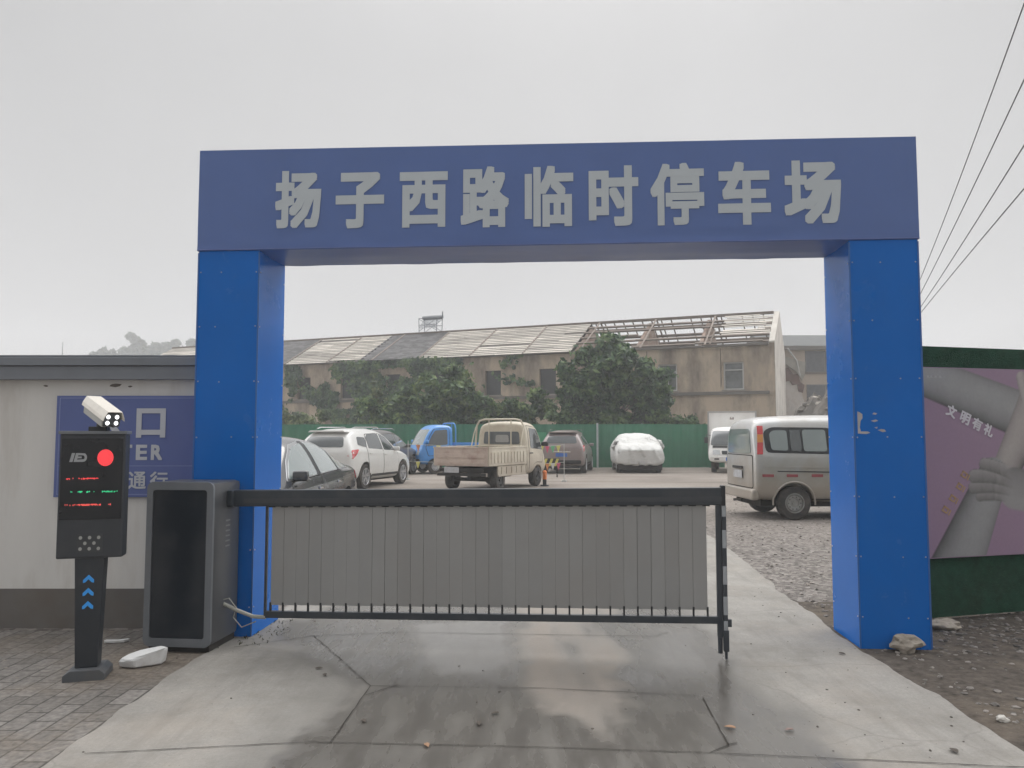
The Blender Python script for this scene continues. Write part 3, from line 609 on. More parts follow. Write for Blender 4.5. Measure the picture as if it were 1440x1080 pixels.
# ================================================================ boundary wall with sign (left)
WY = 6.09
wall = thing('boundary_wall', 'cream rendered boundary wall with grey base band and grey metal coping beside the arch', 'wall', (-2.43, WY, 0))
RENDER = pbr('cream_render', (.70, .685, .655), .85, var=.06, vs_=1.2, bump=.12, bs=25, dirt=((.44, .39, .33), .6, 1.6, .5, .8), stretch=(2.2, 1, .5))
b = B(); b.span((-9, 0, .0), (0, .24, 1.93)); b.obj('render', RENDER, wall)
b = B(); b.span((-9, -.012, 0), (0, 0, .30)); b.obj('plinth', pbr('plinth_grey', (.15, .14, .13), .85, var=.15, vs_=2, bump=.2, bs=20, dirt=((.14, .115, .09), .7, 2.2, .42, .75)), wall)
COPE = pbr('coping_grey', (.19, .205, .23), .42, var=.07, vs_=3, dirt=((.10, .10, .10), .4, 3, .5, .85))
b = B(); b.span((-9, -.085, 1.93), (0, .33, 2.035), .004); b.span((-9, -.105, 2.0385), (0, .35, 2.105), .006); b.span((-9, -.09, 2.108), (0, .335, 2.122), .003); b.obj('coping', COPE, wall)
sign = thing('entrance_sign', 'blue rectangular entrance sign with pale lettering fixed to the cream wall behind the kiosk', 'sign', (-3.59, WY - .002, 0))
SBLUE = pbr('sign_blue', (.098, .135, .34), .4, var=.06, vs_=2, bump=.02)
b = B(); b.span((0, -.03, 1.01), (1.145, -.002, 1.805), .003); sg = b.obj('panel', SBLUE, sign)
b = B(); y_ = -.0315
for a_, c_ in (((.025, 1.785), (1.12, 1.789)), ((.025, 1.03), (1.12, 1.034)), ((.025, 1.034), (.029, 1.785)), ((1.116, 1.034), (1.12, 1.785)), ((.029, 1.252), (1.116, 1.256))): b.span((a_[0], y_, a_[1]), (c_[0], -.029, c_[1]))
b.obj('border_line', pbr('sign_line', (.26, .30, .52), .5), sign)
SLET = pbr('sign_letter', (.52, .54, .58), .5, var=.05)
glyph('入', .285, 1.475, .52, 1.705, -.031, SLET, sign, bold=.03)
glyph('口', .635, 1.475, .865, 1.705, -.031, SLET, sign, bold=.035)
for i, ch in enumerate('ENTER'): glyph(ch, .285 + i * .118, 1.30, .285 + i * .118 + .088, 1.42, -.031, SLET, sign, bold=.035)
for ch, x in (('通', .585), ('行', .755)): glyph(ch, x, 1.075, x + .14, 1.21, -.031, SLET, sign, bold=.018)

MARK = pbr('hole_dark', (.16, .14, .12), .9)  # thin dark patches put in for small holes below the coping
for x, z, w_ in ((-1.27, 1.885, .02), (-.72, 1.89, .05), (-.60, 1.88, .022), (-1.72, 1.835, .02)):
    b = B(); b.rock((x, -.001, z), w_, (1, .06, .35), int(w_ * 900), 1, .8); b.obj('wall_hole', MARK, wall)
# ================================================================ green hoarding with poster (right)
HYAW = math.atan2(.258, .966)
hoard = thing('green_hoarding', 'dark green turf-covered hoarding with a pink poster beside the arch', 'hoarding', (3.0, 6.17, 0), HYAW)
def turf():
    m = pbr('green_turf', (.022, .075, .045), .9, var=.35, vs_=9, bump=1., bs=160, spec=.15, dirt=((.035, .05, .03), .5, 2, .45, .8)); return m
b = B(); b.span((-.05, .01, .03), (7.5, .08, 2.225)); b.obj('panel', turf(), hoard)
b = B(); rg = np.random.default_rng(5); V, F = [], []
for i in range(9000):      # short artificial blades
    x, z = 2.2 * rg.random(), .05 + 2.175 * rg.random()
    if .5 < z < 2.04 and x > .05: continue
    w_, h_ = .004, .012 + .014 * rg.random(); k = len(V); dx = .012 * (rg.random() - .5)
    V += [(x - w_, .0095, z), (x + w_, .0095, z), (x + dx, .0095 - h_, z + .012 * (rg.random() - .3))]; F.append((k, k + 1, k + 2))
meshobj('turf_blade', V, F, pbr('turf_blade', (.03, .10, .055), .8, island=.5, spec=.2), hoard)
b = B()
for x in (0.0, 1.8, 3.6, 5.4, 7.2): b.span((x, .09, 0), (x + .05, .14, 2.1))
b.obj('back_post', GREYMETAL, hoard)
poster = thing('poster', 'pink public notice poster of grey linked arms and hands mounted on the dark green hoarding', 'poster', (3.0, 6.17, 0), HYAW)
b = B(); b.span((.05, -.022, .505), (5.2, .008, 2.05)); b.obj('board', pbr('poster_pink', (.27, .185, .265), .45, var=.03), poster)
def capshade(p, a, c, ra, rb):
    ax, az = a; ex, ez = c[0] - ax, c[1] - az; q = ((p[0] - ax) * ex + (p[1] - az) * ez) / (ex * ex + ez * ez); q_ = max(0, min(1, q)); r = ra + (rb - ra) * q_
    l = math.hypot(ex, ez); sd = ((p[0] - ax) * -ez + (p[1] - az) * ex) / l
    d = math.hypot(p[0] - ax - q_ * ex, p[1] - az - q_ * ez)
    return d / r, sd / r
def poster_print():
    V, F, C = [], [], []; nx, nz_ = 190, 170; x0, x1, z0, z1 = .055, 1.9, .512, 2.043
    pink = (.285, .19, .275)
    for j in range(nz_ + 1):
        for i in range(nx + 1):
            x, z = x0 + (x1 - x0) * i / nx, z0 + (z1 - z0) * j / nz_; V.append((x, -.0235, z))
            t_ = (x - .3) / 1.2; c = tuple(pk_ * (.92 + .16 * max(0, min(1, .6 - z * .25 + t_ * .2))) for pk_ in pink)
            def paint(c, col_, k): return tuple(c[n] + (col_[n] - c[n]) * k for n in range(3))
            def arm(c, a, e, ra, rb, lightside=1, tone=.82, warm=0.):
                d, s = capshade((x, z), a, e, ra, rb)
                if d > 1.04: return c
                k = max(0, min(1, (1.04 - d) / .06)); sh = .115 + .235 * math.sqrt(max(0, 1 - s * s)) ** 1.3 + .075 * s * lightside + .02 * noise.noise(Vector((x * 9, z * 9, 2))) + .012 * noise.noise(Vector((x * 40, z * 22, 5)))
                sh *= tone; g = (sh * (1 + .10 * warm), sh * 1.0, sh * (1.01 - .05 * warm)); return paint(c, g, k)
            # upper arm from the top left towards the grip at right
            c = arm(c, (.1, 2.06), (1.42, 1.64), .155, .20, 1, .80)
            # forearm coming down from the top right
            c = arm(c, (1.62, 1.95), (1.16, 1.22), .20, .135, -1, .92, 1)
            # lower arm, from the gripping hand down-left
            c = arm(c, (1.02, 1.16), (.60, .40), .15, .25, 1, .80)
            # gripping hand: back of the hand with four bent fingers folded over the wrist, forearm leaving at the side
            c = arm(c, (1.45, 1.0), (1.95, .96), .17, .18, 1, .66)
            d, s = capshade((x, z), (1.24, 1.05), (1.52, 1.0), .175, .17)
            if d < 1.05:
                sh = (.20 - .06 * s + .05 * math.sqrt(max(0, 1 - s * s)) + .02 * noise.noise(Vector((x * 12, z * 12, 3)))) * (1 - .35 * max(0, min(1, (x - 1.3) / .3))); c = paint(c, (sh * 1.03, sh, sh), max(0, min(1, (1.05 - d) / .1)))
            for (fa, fb, rr) in (((1.16, .975), (.88, .985), .052), ((1.22, 1.035), (.815, 1.065), .060), ((1.26, 1.10), (.82, 1.155), .062), ((1.24, 1.165), (.93, 1.24), .056)):
                bend = .022 * math.sin(max(0, min(1, (x - .8) / .45)) * 3.14); d, s = capshade((x, z - bend), fa, fb, rr, rr * .88)
                q = max(0, min(1, (fa[0] - x) / (fa[0] - fb[0])))
                fade = max(0, min(1, (q - .05) / .35))
                if d < 1.12:
                    if d > 1.: c = paint(c, (.085, .085, .09), max(0, (1.12 - d) / .12) * .55 * fade)
                    else:
                        kn = .03 * math.exp(-((q - .42) / .05) ** 2) - .022 * math.exp(-((q - .50) / .02) ** 2) - .018 * math.exp(-((q - .80) / .02) ** 2)
                        sh = .215 - .085 * s - .07 * max(0, d - .7) * 2 + kn + .018 * noise.noise(Vector((x * 30, z * 30, 3))); c = paint(c, (sh * 1.05, sh, sh * .98), fade * min(1, (1.0 - d) / .10 + .3))
            for (fa, fb, rr) in (((1.40, 1.80), (1.36, 1.98), .055), ((1.50, 1.86), (1.47, 2.03), .055)):
                c = arm(c, fa, fb, rr, rr, 1, .95, 1)
            C.append((*c, 1))
    for j in range(nz_):
        for i in range(nx): k = j * (nx + 1) + i; F.append((k, k + 1, k + nx + 2, k + nx + 1))
    m = bpy.data.materials.new('printed_arms'); m.use_nodes = True; t = m.node_tree; p = t.nodes['Principled BSDF']; p.inputs['Roughness'].default_value = .45
    at = N(t, 'ShaderNodeAttribute', attribute_name='ink'); n = N(t, 'ShaderNodeTexNoise'); n.inputs['Scale'].default_value = 60; tc = N(t, 'ShaderNodeTexCoord'); L(t, tc.outputs['Object'], n.inputs[0])
    mr = N(t, 'ShaderNodeMapRange'); L(t, n.outputs[0], mr.inputs[0]); mr.inputs[3].default_value = .93; mr.inputs[4].default_value = 1.07
    v = N(t, 'ShaderNodeVectorMath', operation='SCALE'); L(t, at.outputs['Color'], v.inputs[0]); L(t, mr.outputs[0], v.inputs['Scale']); L(t, v.outputs[0], p.inputs['Base Color'])
    o = meshobj('print', V, F, m, poster); attr_color(o.data, 'ink', C)
poster_print()
PW = pbr('poster_white', (.62, .60, .64), .5); PG = pbr('poster_gold', (.42, .27, .13), .5)
for ch, (x, z) in zip('文明有礼', [(.62, 1.69), (.755, 1.635), (.875, 1.585), (.99, 1.535)]):
    Mx = Matrix.Translation((x, 0, z)) @ Matrix.Rotation(R(24), 4, 'Y'); glyph(ch, -.05, -.05, .05, .05, -.0245, PW, poster, bold=.035, depth=.001, mat_rot=Mx)
b = B()
for (x, z) in [(.735, 1.165), (.685, 1.07), (.61, .975), (.535, .885)]:     # faded gold lettering, too worn to read
    for dx, dz, w_, h_ in ((-.02, .02, .012, .05), (.018, .01, .012, .06), (0, .035, .05, .01), (0, -.012, .045, .01), (0, -.035, .05, .01)):
        q = Matrix.Rotation(R(-58), 4, 'Y'); p_ = q @ Vector((dx, 0, dz)); b.box((x + p_.x, -.0248, z + p_.z), (w_, .002, h_), 0, q)
b.obj('lettering', PG, poster)
b = B(); b.prism([(.389, 1.962), (.55, 1.962), (.55, 1.965), (.53, 1.965), (.53, 1.98), (.51, 1.98), (.51, 1.965), (.485, 1.965), (.485, 1.98), (.465, 1.98), (.465, 1.965), (.44, 1.965), (.44, 1.98), (.42, 1.98), (.42, 1.965), (.41, 1.965), (.41, 1.98), (.389, 1.98)], 1, -.0246, -.0237)
b.obj('small_print', pbr('small_print', (.36, .36, .37), .5), poster)

# ================================================================ small things on the ground
def rockthing(name, label, cat, c, r, s_, seed, mat, sub=3, amp=.5, group=None):
    b = B(); b.rock((0, 0, r * s_[2] * .75), r, s_, seed, sub, amp); o = b.obj(name, mat); o.location = (c[0], c[1], .004); return tag(o, label, cat, group)
TAN = pbr('tan_rock', (.30, .265, .22), .85, var=.3, vs_=14, bump=.5, bs=40)
rockthing('rock', 'tan rock lying against the foot of the arch pillar by the hoarding', 'rock', (2.72, 5.42), .095, (1.15, .8, .72), 4, TAN)
rockthing('rock', 'flat brownish rock half under the green hoarding behind the pillar', 'rock', (3.30, 6.02), .09, (1.5, .8, .5), 9, TAN)
rockthing('pale_stone', 'small pale stone on the dark soil just off the edge of the concrete', 'stone', (2.56, 4.12), .024, (1.2, .9, .7), 12, pbr('pale_stone', (.5, .48, .44), .8))
def lump():
    b = B(); WM = pbr('white_foam', (.66, .66, .65), .7, var=.05, vs_=10, dirt=((.32, .28, .24), .5, 8, .5, .8))
    P = [(-.13, -.03, 0), (-.03, -.075, 0), (.12, -.02, .0), (.13, .06, 0), (-.10, .05, 0), (-.145, -.03, .045), (-.03, -.085, .06), (.05, -.055, .085), (.13, -.025, .095), (.155, .01, .105), (.10, .065, .10), (-.02, .06, .085), (-.10, .05, .06), (-.075, -.075, .05)]
    for p in P: b.bm.verts.new(p)
    bmesh.ops.convex_hull(b.bm, input=b.bm.verts[:]); b._fin(b.bm.verts[:], .008, 1)
    o = b.obj('foam_chunk', WM); o.location = (-2.40, 5.10, .008); o.rotation_euler = (0, 0, R(12)); tag(o, 'broken white foam block lying between the kiosk and the barrier cabinet', 'foam block')
    b = B(); b.prism([(-.09, -.012), (-.02, -.02), (.05, -.005), (.075, .03), (.055, .04), (.0, .008), (-.08, .008)], 2, .0, .018, .003); o = b.obj('foam_splinter', WM); o.location = (-2.84, 5.64, .008); tag(o, 'thin white splinter of foam on the grubby pavers near the wall', 'foam piece')
lump()
LEAFB = pbr('dead_leaf', (.075, .062, .05), .8, var=.3, island=.3); LEAFO = pbr('orange_leaf', (.34, .20, .12), .75, var=.3)
def leaf(x, y, s, a, mat, label, group=None):
    s *= .72; b = B(); n = 10; top = []
    for i in range(n):
        t_ = 2 * math.pi * i / n; r = s * (1 + .35 * noise.noise(Vector((x * 9 + i, y * 7, 1)))) * (1.25 if i == 0 else 1)
        top.append((r * math.cos(t_), r * .62 * math.sin(t_), .004 + .22 * s * abs(math.sin(t_)) + .1 * s * noise.noise(Vector((i, x, y)))))
    vs0 = [b.bm.verts.new(p) for p in top]; vc = b.bm.verts.new((0, 0, .003)); vs1 = [b.bm.verts.new((p[0], p[1], p[2] - .0015)) for p in top]; vd = b.bm.verts.new((0, 0, .0015))
    for i in range(n):
        j = (i + 1) % n; b.bm.faces.new((vs0[i], vs0[j], vc)); b.bm.faces.new((vs1[j], vs1[i], vd)); b.bm.faces.new((vs0[j], vs0[i], vs1[i], vs1[j]))
    o = b.obj('fallen_leaf', mat); o.location = (x, y, .0125); o.rotation_euler = (0, 0, a); return tag(o, label, 'leaf', group)
GL = 'leaves fallen on the concrete driveway'
for x, y, s, m, lab in [(-.17, 4.07, .034, LEAFB, 'large dark dead leaf in the middle of the wet concrete'), (-.09, 4.21, .028, LEAFB, 'dark dead leaf just behind the large leaf on the wet concrete'),
    (-.41, 3.79, .034, LEAFO, 'pale orange dead leaf on the front slab joint'), (-1.23, 5.0, .03, LEAFB, 'dark leaf on the damp concrete, the farther of a close pair'),
    (-1.16, 4.87, .03, LEAFB, 'dark leaf on the damp concrete, the nearer of a close pair'), (1.11, 4.01, .036, LEAFO, 'reddish orange leaf by the angled slab joint'),
    (-.77, 4.1, .03, LEAFB, 'dark leaf beside the slanting joint of the wet slab'), (1.40, 3.98, .03, pbr('faded_leaf', (.24, .17, .15), .8), 'faded pinkish leaf flattened on the wet concrete, beyond the orange leaf'),
    (2.24, 5.33, .03, LEAFB, 'dark curled leaf on dry concrete in front of the pillar by the hoarding'), (2.08, 3.72, .036, LEAFB, 'dark leaf on dry concrete nearest the soil edge'), (-.34, 5.04, .013, LEAFB, 'tiny dark leaf on the shiny puddle')]:
    leaf(x, y, s, rnd.random() * 6, m, lab, GL)
rg = np.random.default_rng(11)
def crumbs(g):
    while True:
        x, y = -2.1 + 4.5 * g.random(), 3.4 + 4.2 * g.random()
        if (x < -1.55 and y > 5.2) or x > 1.5 or g.random() < .12: return x, y
o = stones('debris', 260, crumbs, .002, .011, pbr('crumb', (.10, .088, .075), .9, island=.5), 12); o.location.z = .008
tag(o, 'dark crumbs of soil and leaf litter sprinkled on the concrete driveway', 'debris')
# weeds at the foot of the left pillar
def weeds():
    V, F = [], []; g = random.Random(3)
    for i in range(110):
        x, y = -1.98 + .24 * g.random() ** 1.5, 5.55 + .75 * g.random(); x += .08 * noise.noise(Vector((x * 3, y * 3, 0))); h = .006 + .022 * g.random() ** 2; a = g.random() * 6.28; l = .014; w_ = .005; k = len(V)
        V += [(x - w_ * math.cos(a), y - w_ * math.sin(a), .008), (x + w_ * math.cos(a), y + w_ * math.sin(a), .008), (x + l * math.sin(a) + w_ * .5, y + l * math.cos(a), .008 + h)]; F.append((k, k + 1, k + 2))
    o = meshobj('weeds', V, F, leafmat('weed_green', (.03, .035, .02), (.05, .055, .03), (.08, .075, .045))); tag(o, 'sparse low weeds and litter at the foot of the arch pillar by the cabinet', 'weeds', kind='stuff')
weeds()

# ================================================================ overhead wires
WIRE = pbr('wire_grey', (.09, .09, .10), .6)
def wire(px, z18, z40, z50, label):
    pts = []
    # quadratic through three heights
    A_ = np.linalg.solve(np.array([[y * y, y, 1] for y in (18., 40., 50.)]), np.array([z18, z40, z50]))
    for i in range(41):
        y = 6 + 44 * i / 40; x = px + (25.4 - px) * (y - 18) / 32; pts.append((x, y, float(A_ @ np.array([y * y, y, 1]))))
    b = B(); b.tube(pts, .016, 6); tag(b.obj('overhead_wire', WIRE, None, 60), label, 'wire', 'overhead wires')
wire(12.0, 10.85, 9.05, 8.62, 'topmost of four thin overhead wires above the green hoarding')
wire(12.0, 9.35, 8.42, 8.22, 'second from the top of four overhead wires sloping down past the arch')
wire(12.0, 8.0, 7.83, 7.9, 'third from the top of four overhead wires, closer to the lowest')
wire(12.0, 7.1, 7.58, 7.72, 'lowest of four thin overhead wires, just above the hoarding top')
# ================================================================ long half-ruined building
BYAW = math.atan2(-13.3, 30.8)
LB = 48.8; EAVE = 6.55; RID = 8.75; DEP = 8.0
hb_ = thing('derelict_building', 'long two-storey derelict building with stained walls and a stripped roof behind the car park', 'building', (-30.4, 61.3, 0), BYAW)
STUC = pbr('stained_stucco', (.46, .375, .285), .9, var=.18, vs_=.5, bump=.15, bs=8, dirt=((.12, .10, .082), .85, .6, .44, .64), stretch=(1, 1, .4))
WINT = [46.6 - 3.7 * k for k in range(13)]
def facade():
    b = B(); z0, z1 = 4.0, 5.55
    edges = [0]
    for t in sorted(WINT): edges += [t - .55, t + .55]
    edges.append(LB)
    for i in range(0, len(edges) - 1):
        a, c = edges[i], edges[i + 1]
        if i % 2 == 0: b.span((a, 0, 0), (c, .3, EAVE))
        else: b.span((a, 0, 0), (c, .3, z0)); b.span((a, 0, z1), (c, .3, EAVE))
    b.span((0, DEP - .3, 0), (LB, DEP, EAVE)); b.span((0, .301, 0), (.3, DEP - .301, EAVE))
    for k in range(1, 13): b.span((LB - 3.7 * k - .1, .302, 0), (LB - 3.7 * k + .1, DEP - .302, EAVE - .02))
    b.span((.302, .305, 3.3), (LB - .302, DEP - .305, 3.5))
    return b.obj('wall', STUC, hb_)
fw = facade()
b = B(); b.prism([(0.01, 0), (DEP + .05, 0), (DEP + .05, EAVE), (DEP / 2, RID + .12), (.01, EAVE + .1)], 0, LB - .28, LB + .02)
b.obj('gable_wall', pbr('whitewash', (.55, .52, .47), .9, var=.15, vs_=.8, dirt=((.22, .19, .16), .7, .9, .5, .75)), hb_)
b = B(); b.span((0, -.12, 3.72), (LB - .3, -.001, 3.9)); b.span((0, -.22, EAVE - .12), (LB - .3, -.001, EAVE)); b.obj('ledge', pbr('ledge_grime', (.15, .135, .12), .9, var=.3, vs_=1), hb_)
DARKW = pbr('dark_window', (.03, .032, .034), .3, var=.3); WFR = pbr('window_frame_white', (.50, .50, .49), .6, var=.1)
for i, t in enumerate(sorted(WINT)):
    b = B(); b.span((t - .55, .22, 4.0), (t + .55, .24, 5.55)); wdw = b.obj('window', pbr('dirty_pane', (.16, .17, .17), .15, var=.5, vs_=1.5) if t > 40 else DARKW, hb_)
    if t > 38:
        b = B()
        for a, c in (((t - .55, 4.0), (t - .47, 5.55)), ((t + .47, 4.0), (t + .55, 5.55)), ((t - .47, 5.47), (t + .47, 5.55)), ((t - .47, 4.0), (t + .47, 4.07)), ((t - .47, 5.08), (t + .47, 5.14)), ((t - .03, 4.07), (t + .03, 5.08))):
            if t > 46 and a[0] == t - .03: continue
            b.span((a[0], .12, a[1]), (c[0], .2, c[1]))
        b.obj('frame', WFR, wdw)
    b = B(); b.span((t - .65, -.1, 3.925), (t + .65, .2, 3.995)); b.obj('sill', pbr('sill_stone', (.25, .23, .2), .9), wdw)
# roof: front and back slopes; P(x, s) with s=0 eave .. 1 ridge
SL_ = math.atan2(RID - EAVE, DEP / 2); OV = -.35
def rp(x, s, up=0., back=False):
    y = OV + (DEP / 2 - OV) * s; z = EAVE - .08 + (RID - EAVE + .08) * s
    y -= up * math.sin(SL_); z += up * math.cos(SL_)
    return Vector((x, DEP - y if back else y, z))
def strip(b, x0, x1, s0, s1, up, th, back=False):
    c = [rp(x0, s0, up, back), rp(x1, s0, up, back), rp(x1, s1, up, back), rp(x0, s1, up, back), rp(x0, s0, up + th, back), rp(x1, s0, up + th, back), rp(x1, s1, up + th, back), rp(x0, s1, up + th, back)]
    v = [b.bm.verts.new(p) for p in c]
    for q in ((3, 2, 1, 0), (4, 5, 6, 7), (0, 1, 5, 4), (1, 2, 6, 5), (2, 3, 7, 6), (3, 0, 4, 7)): b.bm.faces.new([v[i] for i in q])
BOARD = pbr('bleached_boards', (.56, .52, .46), .85, var=.35, vs_=1.5, dirt=((.20, .18, .155), .75, .7, .52, .68), island=.25, stretch=(.3, 1, 1)); SLATE = pbr('dark_roof_tiles', (.085, .082, .082), .8, var=.3, vs_=3, island=.45)
BEAMW = pbr('weathered_timber', (.16, .13, .105), .9, var=.3, vs_=2)
LIGHT = [(0, 7, 0), (15.6, 21.8, .0), (26.5, 37.1, .0), (45.9, LB - .3, 1)]; DARK_ = [(7, 15.6), (21.8, 26.5)]
g = random.Random(2)
for x0, x1, part_ in LIGHT:
    n = 16; b = B(); u = B()
    for k in range(n):
        s0, s1 = k / n, (k + .56) / n
        if part_ and s0 < .30: continue
        x = x0
        while x < x1 - .01:
            e = min(x1, x + g.choice((1.85, 3.7))); 
            if g.random() > (.12 if part_ else .03): strip(b, x + (g.uniform(-.25, .05) if (x == x0 and part_) else .02), e, s0 + g.uniform(-.002, .002), s1, .03 + g.uniform(0, .008), .022)
            x = e
    b.obj('roof_board', BOARD, hb_)
    if not part_: strip(u, x0, x1, .0, 1., -.02, .03); u.obj('underlay', pbr('roof_underlay', (.13, .115, .10), .9, var=.3), hb_)
for x0, x1 in DARK_:
    n = 22; b = B()
    for k in range(n):
        x = x0 + (.25 if k % 2 else 0)
        while x < x1:
            e = min(x1, x + .5); strip(b, x, e - .02, k / n, (k + 1.15) / n, .03 + .004 * (k % 2) + g.uniform(0, .01), .02); x = e
    b.obj('roof_tile', SLATE, hb_)
b = B(); r2 = B()
for x0, x1 in [(0, 37.1)]: strip(r2, x0, x1, 0, .995, .0, .04, True)
r2.obj('rear_roof', SLATE, hb_)
for s in (.08, .28, .46, .64, .82):
    for bk in (False, True):
        x = 37.1
        while x < LB - .35:
            e = min(x + 3.7, LB - .3)
            if g.random() > .06: strip(b, x, e, s - .018, s + .018, -.03 + g.uniform(-.04, .02), .10, bk)
            x = e
for x in np.arange(37.3, LB - .4, .62):
    for bk in (False, True):
        if bk and g.random() < .8: strip(b, x, x + .07, .42 if g.random() < .5 else .62, 1.0, .07, .05, True)
        elif not bk and g.random() < .12: strip(b, x, x + .07, .0, g.uniform(.3, .9), .075, .05)
b.span((0, DEP / 2 - .09, RID - .02), (LB - .3, DEP / 2 + .09, RID + .14)); b.obj('rafter', BEAMW, hb_)
b = B()
for x in [LB - 3.7 * k for k in range(1, 13)]:
    for bk in (False, True): strip(b, x - .055, x + .055, 0, 1, .065, .03, bk) if not (bk and x < 37) else None
b.obj('roof_rib', pbr('roof_rib', (.23, .19, .16), .9, var=.25), hb_)
b = B()
for x in (37.2, 41.0, 44.7): b.prism([(.1, EAVE - .1), (DEP - .1, EAVE - .1), (DEP / 2, RID - .16)], 0, x - .1, x + .1)
b.obj('roof_partition', pbr('bare_brick_partition', (.30, .215, .17), .9, var=.3, vs_=2, dirt=((.4, .36, .31), .6, 1.2, .5, .7)), hb_)
b = B()
for x in (45.9, 41.7): b.tube([(x, .05, 3.8), (x + .02, -.06, 5.2), (x, .02, EAVE - .2)], .03, 6)
b.obj('drain_pipe', BEAMW, hb_)
# solar water heater frame on the ridge
cB, sB = math.cos(BYAW), math.sin(BYAW)
def bw(x, y, z): return (-30.4 + x * cB - y * sB, 61.3 + x * sB + y * cB, z)
hx = 24.9; sh_ = thing('solar_water_heater', 'rusty steel frame of a solar water heater standing on the roof ridge', 'water heater', bw(hx, 4.0, RID + .13), BYAW)
FR_ = pbr('heater_frame', (.13, .145, .165), .7, var=.2)
b = B()
for x in (-.75, .75):
    for y in (-.25, .55): b.cyl((x * .95, y, -.05), (x, y, 1.0), .028, .028, 6)
for y in (-.25, .55):
    b.cyl((-.74, y, .05), (.75, y, .95), .018, .018, 6); b.cyl((.74, y, .05), (-.75, y, .95), .018, .018, 6); b.cyl((-.75, y, .98), (.75, y, .98), .025, .025, 6); b.cyl((-.75, y, .5), (.75, y, .5), .02, .02, 6)
b.obj('frame', FR_, sh_)
b = B(); b.cyl((-.8, .45, 1.12), (.82, .45, 1.12), .14, .14, 14); b.obj('tank', pbr('heater_tank', (.22, .235, .25), .5, var=.2), sh_)
b = B()
for i in range(12): b.cyl((-.66 + .12 * i, -.35, .25), (-.66 + .12 * i, .40, 1.0), .024, .024, 6)
b.obj('tube_rack', pbr('heater_tubes', (.2, .22, .25), .3), sh_)
b = B(); b.cyl((.82, .45, 1.05), (.82, .45, 1.5), .05, .04, 8); b.obj('vent_pipe', FR_, sh_)

# ---------------------------------------------------------------- annex with broken corner
ax_ = thing('annex_building', 'beige two-storey building with grey roof band and a broken plaster corner behind the rubble', 'building', (17.0, 50, 0))
b = B(); b.span((0, 0, 0), (8.4, 7, 7.25)); b.obj('wall', pbr('annex_beige', (.45, .385, .32), .9, var=.1, vs_=1, dirt=((.25, .21, .175), .6, .8, .5, .75)), ax_)
b = B(); b.prism([(-.25, 7.25), (4.0, 8.5), (7.3, 7.25)], 0, -.1, 8.6); b.obj('roof', pbr('annex_slate', (.10, .105, .105), .8, var=.2, vs_=3, bump=.3, bs=12), ax_)
b = B(); b.span((-.1, -.3, 7.0), (8.6, -.002, 7.26)); b.obj('eave', pbr('annex_eave', (.19, .175, .16), .9), ax_)
for x0, x1, z0, z1 in ((2.15, 4.6, 5.55, 6.95), (5.6, 8.0, 5.55, 6.95), (2.2, 4.6, 3.7, 4.75), (5.6, 8.0, 3.7, 4.75)):
    b = B(); b.span((x0, -.02, z0), (x1, .004, z1)); wd = b.obj('window', pbr('annex_pane', (.11, .115, .125), .25, var=.3), ax_)
    b = B(); b.span((x0 - .08, -.08, z0 - .12), (x1 + .08, -.0, z0 - .004)); b.obj('sill', BEAMW, wd)
    b = B(); 
    b.span((x0 + .02, -.038, z1 - .06), (x1 - .02, -.0215, z1 - .0035)); b.span((x0 + .02, -.038, z0 + .0035), (x1 - .02, -.0215, z0 + .06))
    for xm in (x0 + .02, (x0 + x1) / 2, x1 - .08): b.span((xm, -.04, z0 + .003), (xm + .06, -.021, z1 - .003))
    b.obj('frame', pbr('annex_frame', (.15, .15, .15), .6), wd)
b = B(); b.prism([(.1, .2), (1.9, .2), (2.1, 3.1), (1.7, 4.9), (.2, 5.1)], 1, -.09, -.004); b.obj('bare_plaster', pbr('bare_plaster', (.56, .525, .49), .9, var=.2, vs_=1.5, dirt=((.3, .25, .21), .7, 1.5, .5, .7)), ax_)
b = B(); b.prism([(.05, 5.95), (.35, 6.2), (.7, 5.8), (1.0, 5.85), (1.3, 5.4), (1.62, 5.45), (1.75, 4.9), (2.02, 4.7), (1.9, 4.2), (1.62, 4.3), (1.55, 4.75), (1.25, 4.7), (1.05, 5.0), (.6, 4.85), (.1, 5.05)], 1, -.14, -.092); b.obj('exposed_brick', pbr('exposed_brick', (.15, .095, .08), .9, var=.4, vs_=4), ax_)
b = B(); b.prism([(.4, 6.7), (1.6, 6.3), (2.1, 6.2), (2.05, 5.4), (1.85, 5.0), (1.5, 5.55), (.7, 6.15)], 1, -.2, -.142); b.obj('torn_render', pbr('torn_render', (.31, .295, .26), .9, var=.25, vs_=3), ax_)
b = B(); b.tube([(.9, -.3, 7.1), (1.5, -.25, 6.3), (1.7, -.22, 5.3)], .05, 6); b.obj('hanging_pipe', WFR, ax_)
b = B(); b.cyl((8.3, -.1, 7.2), (8.4, 0, 8.9), .06, .05, 8)
for z in (7.7, 7.9, 8.2, 8.6): b.box((8.4, 0, z), (.5, .08, .06))
b.obj('wire_bracket', GREYMETAL, ax_)
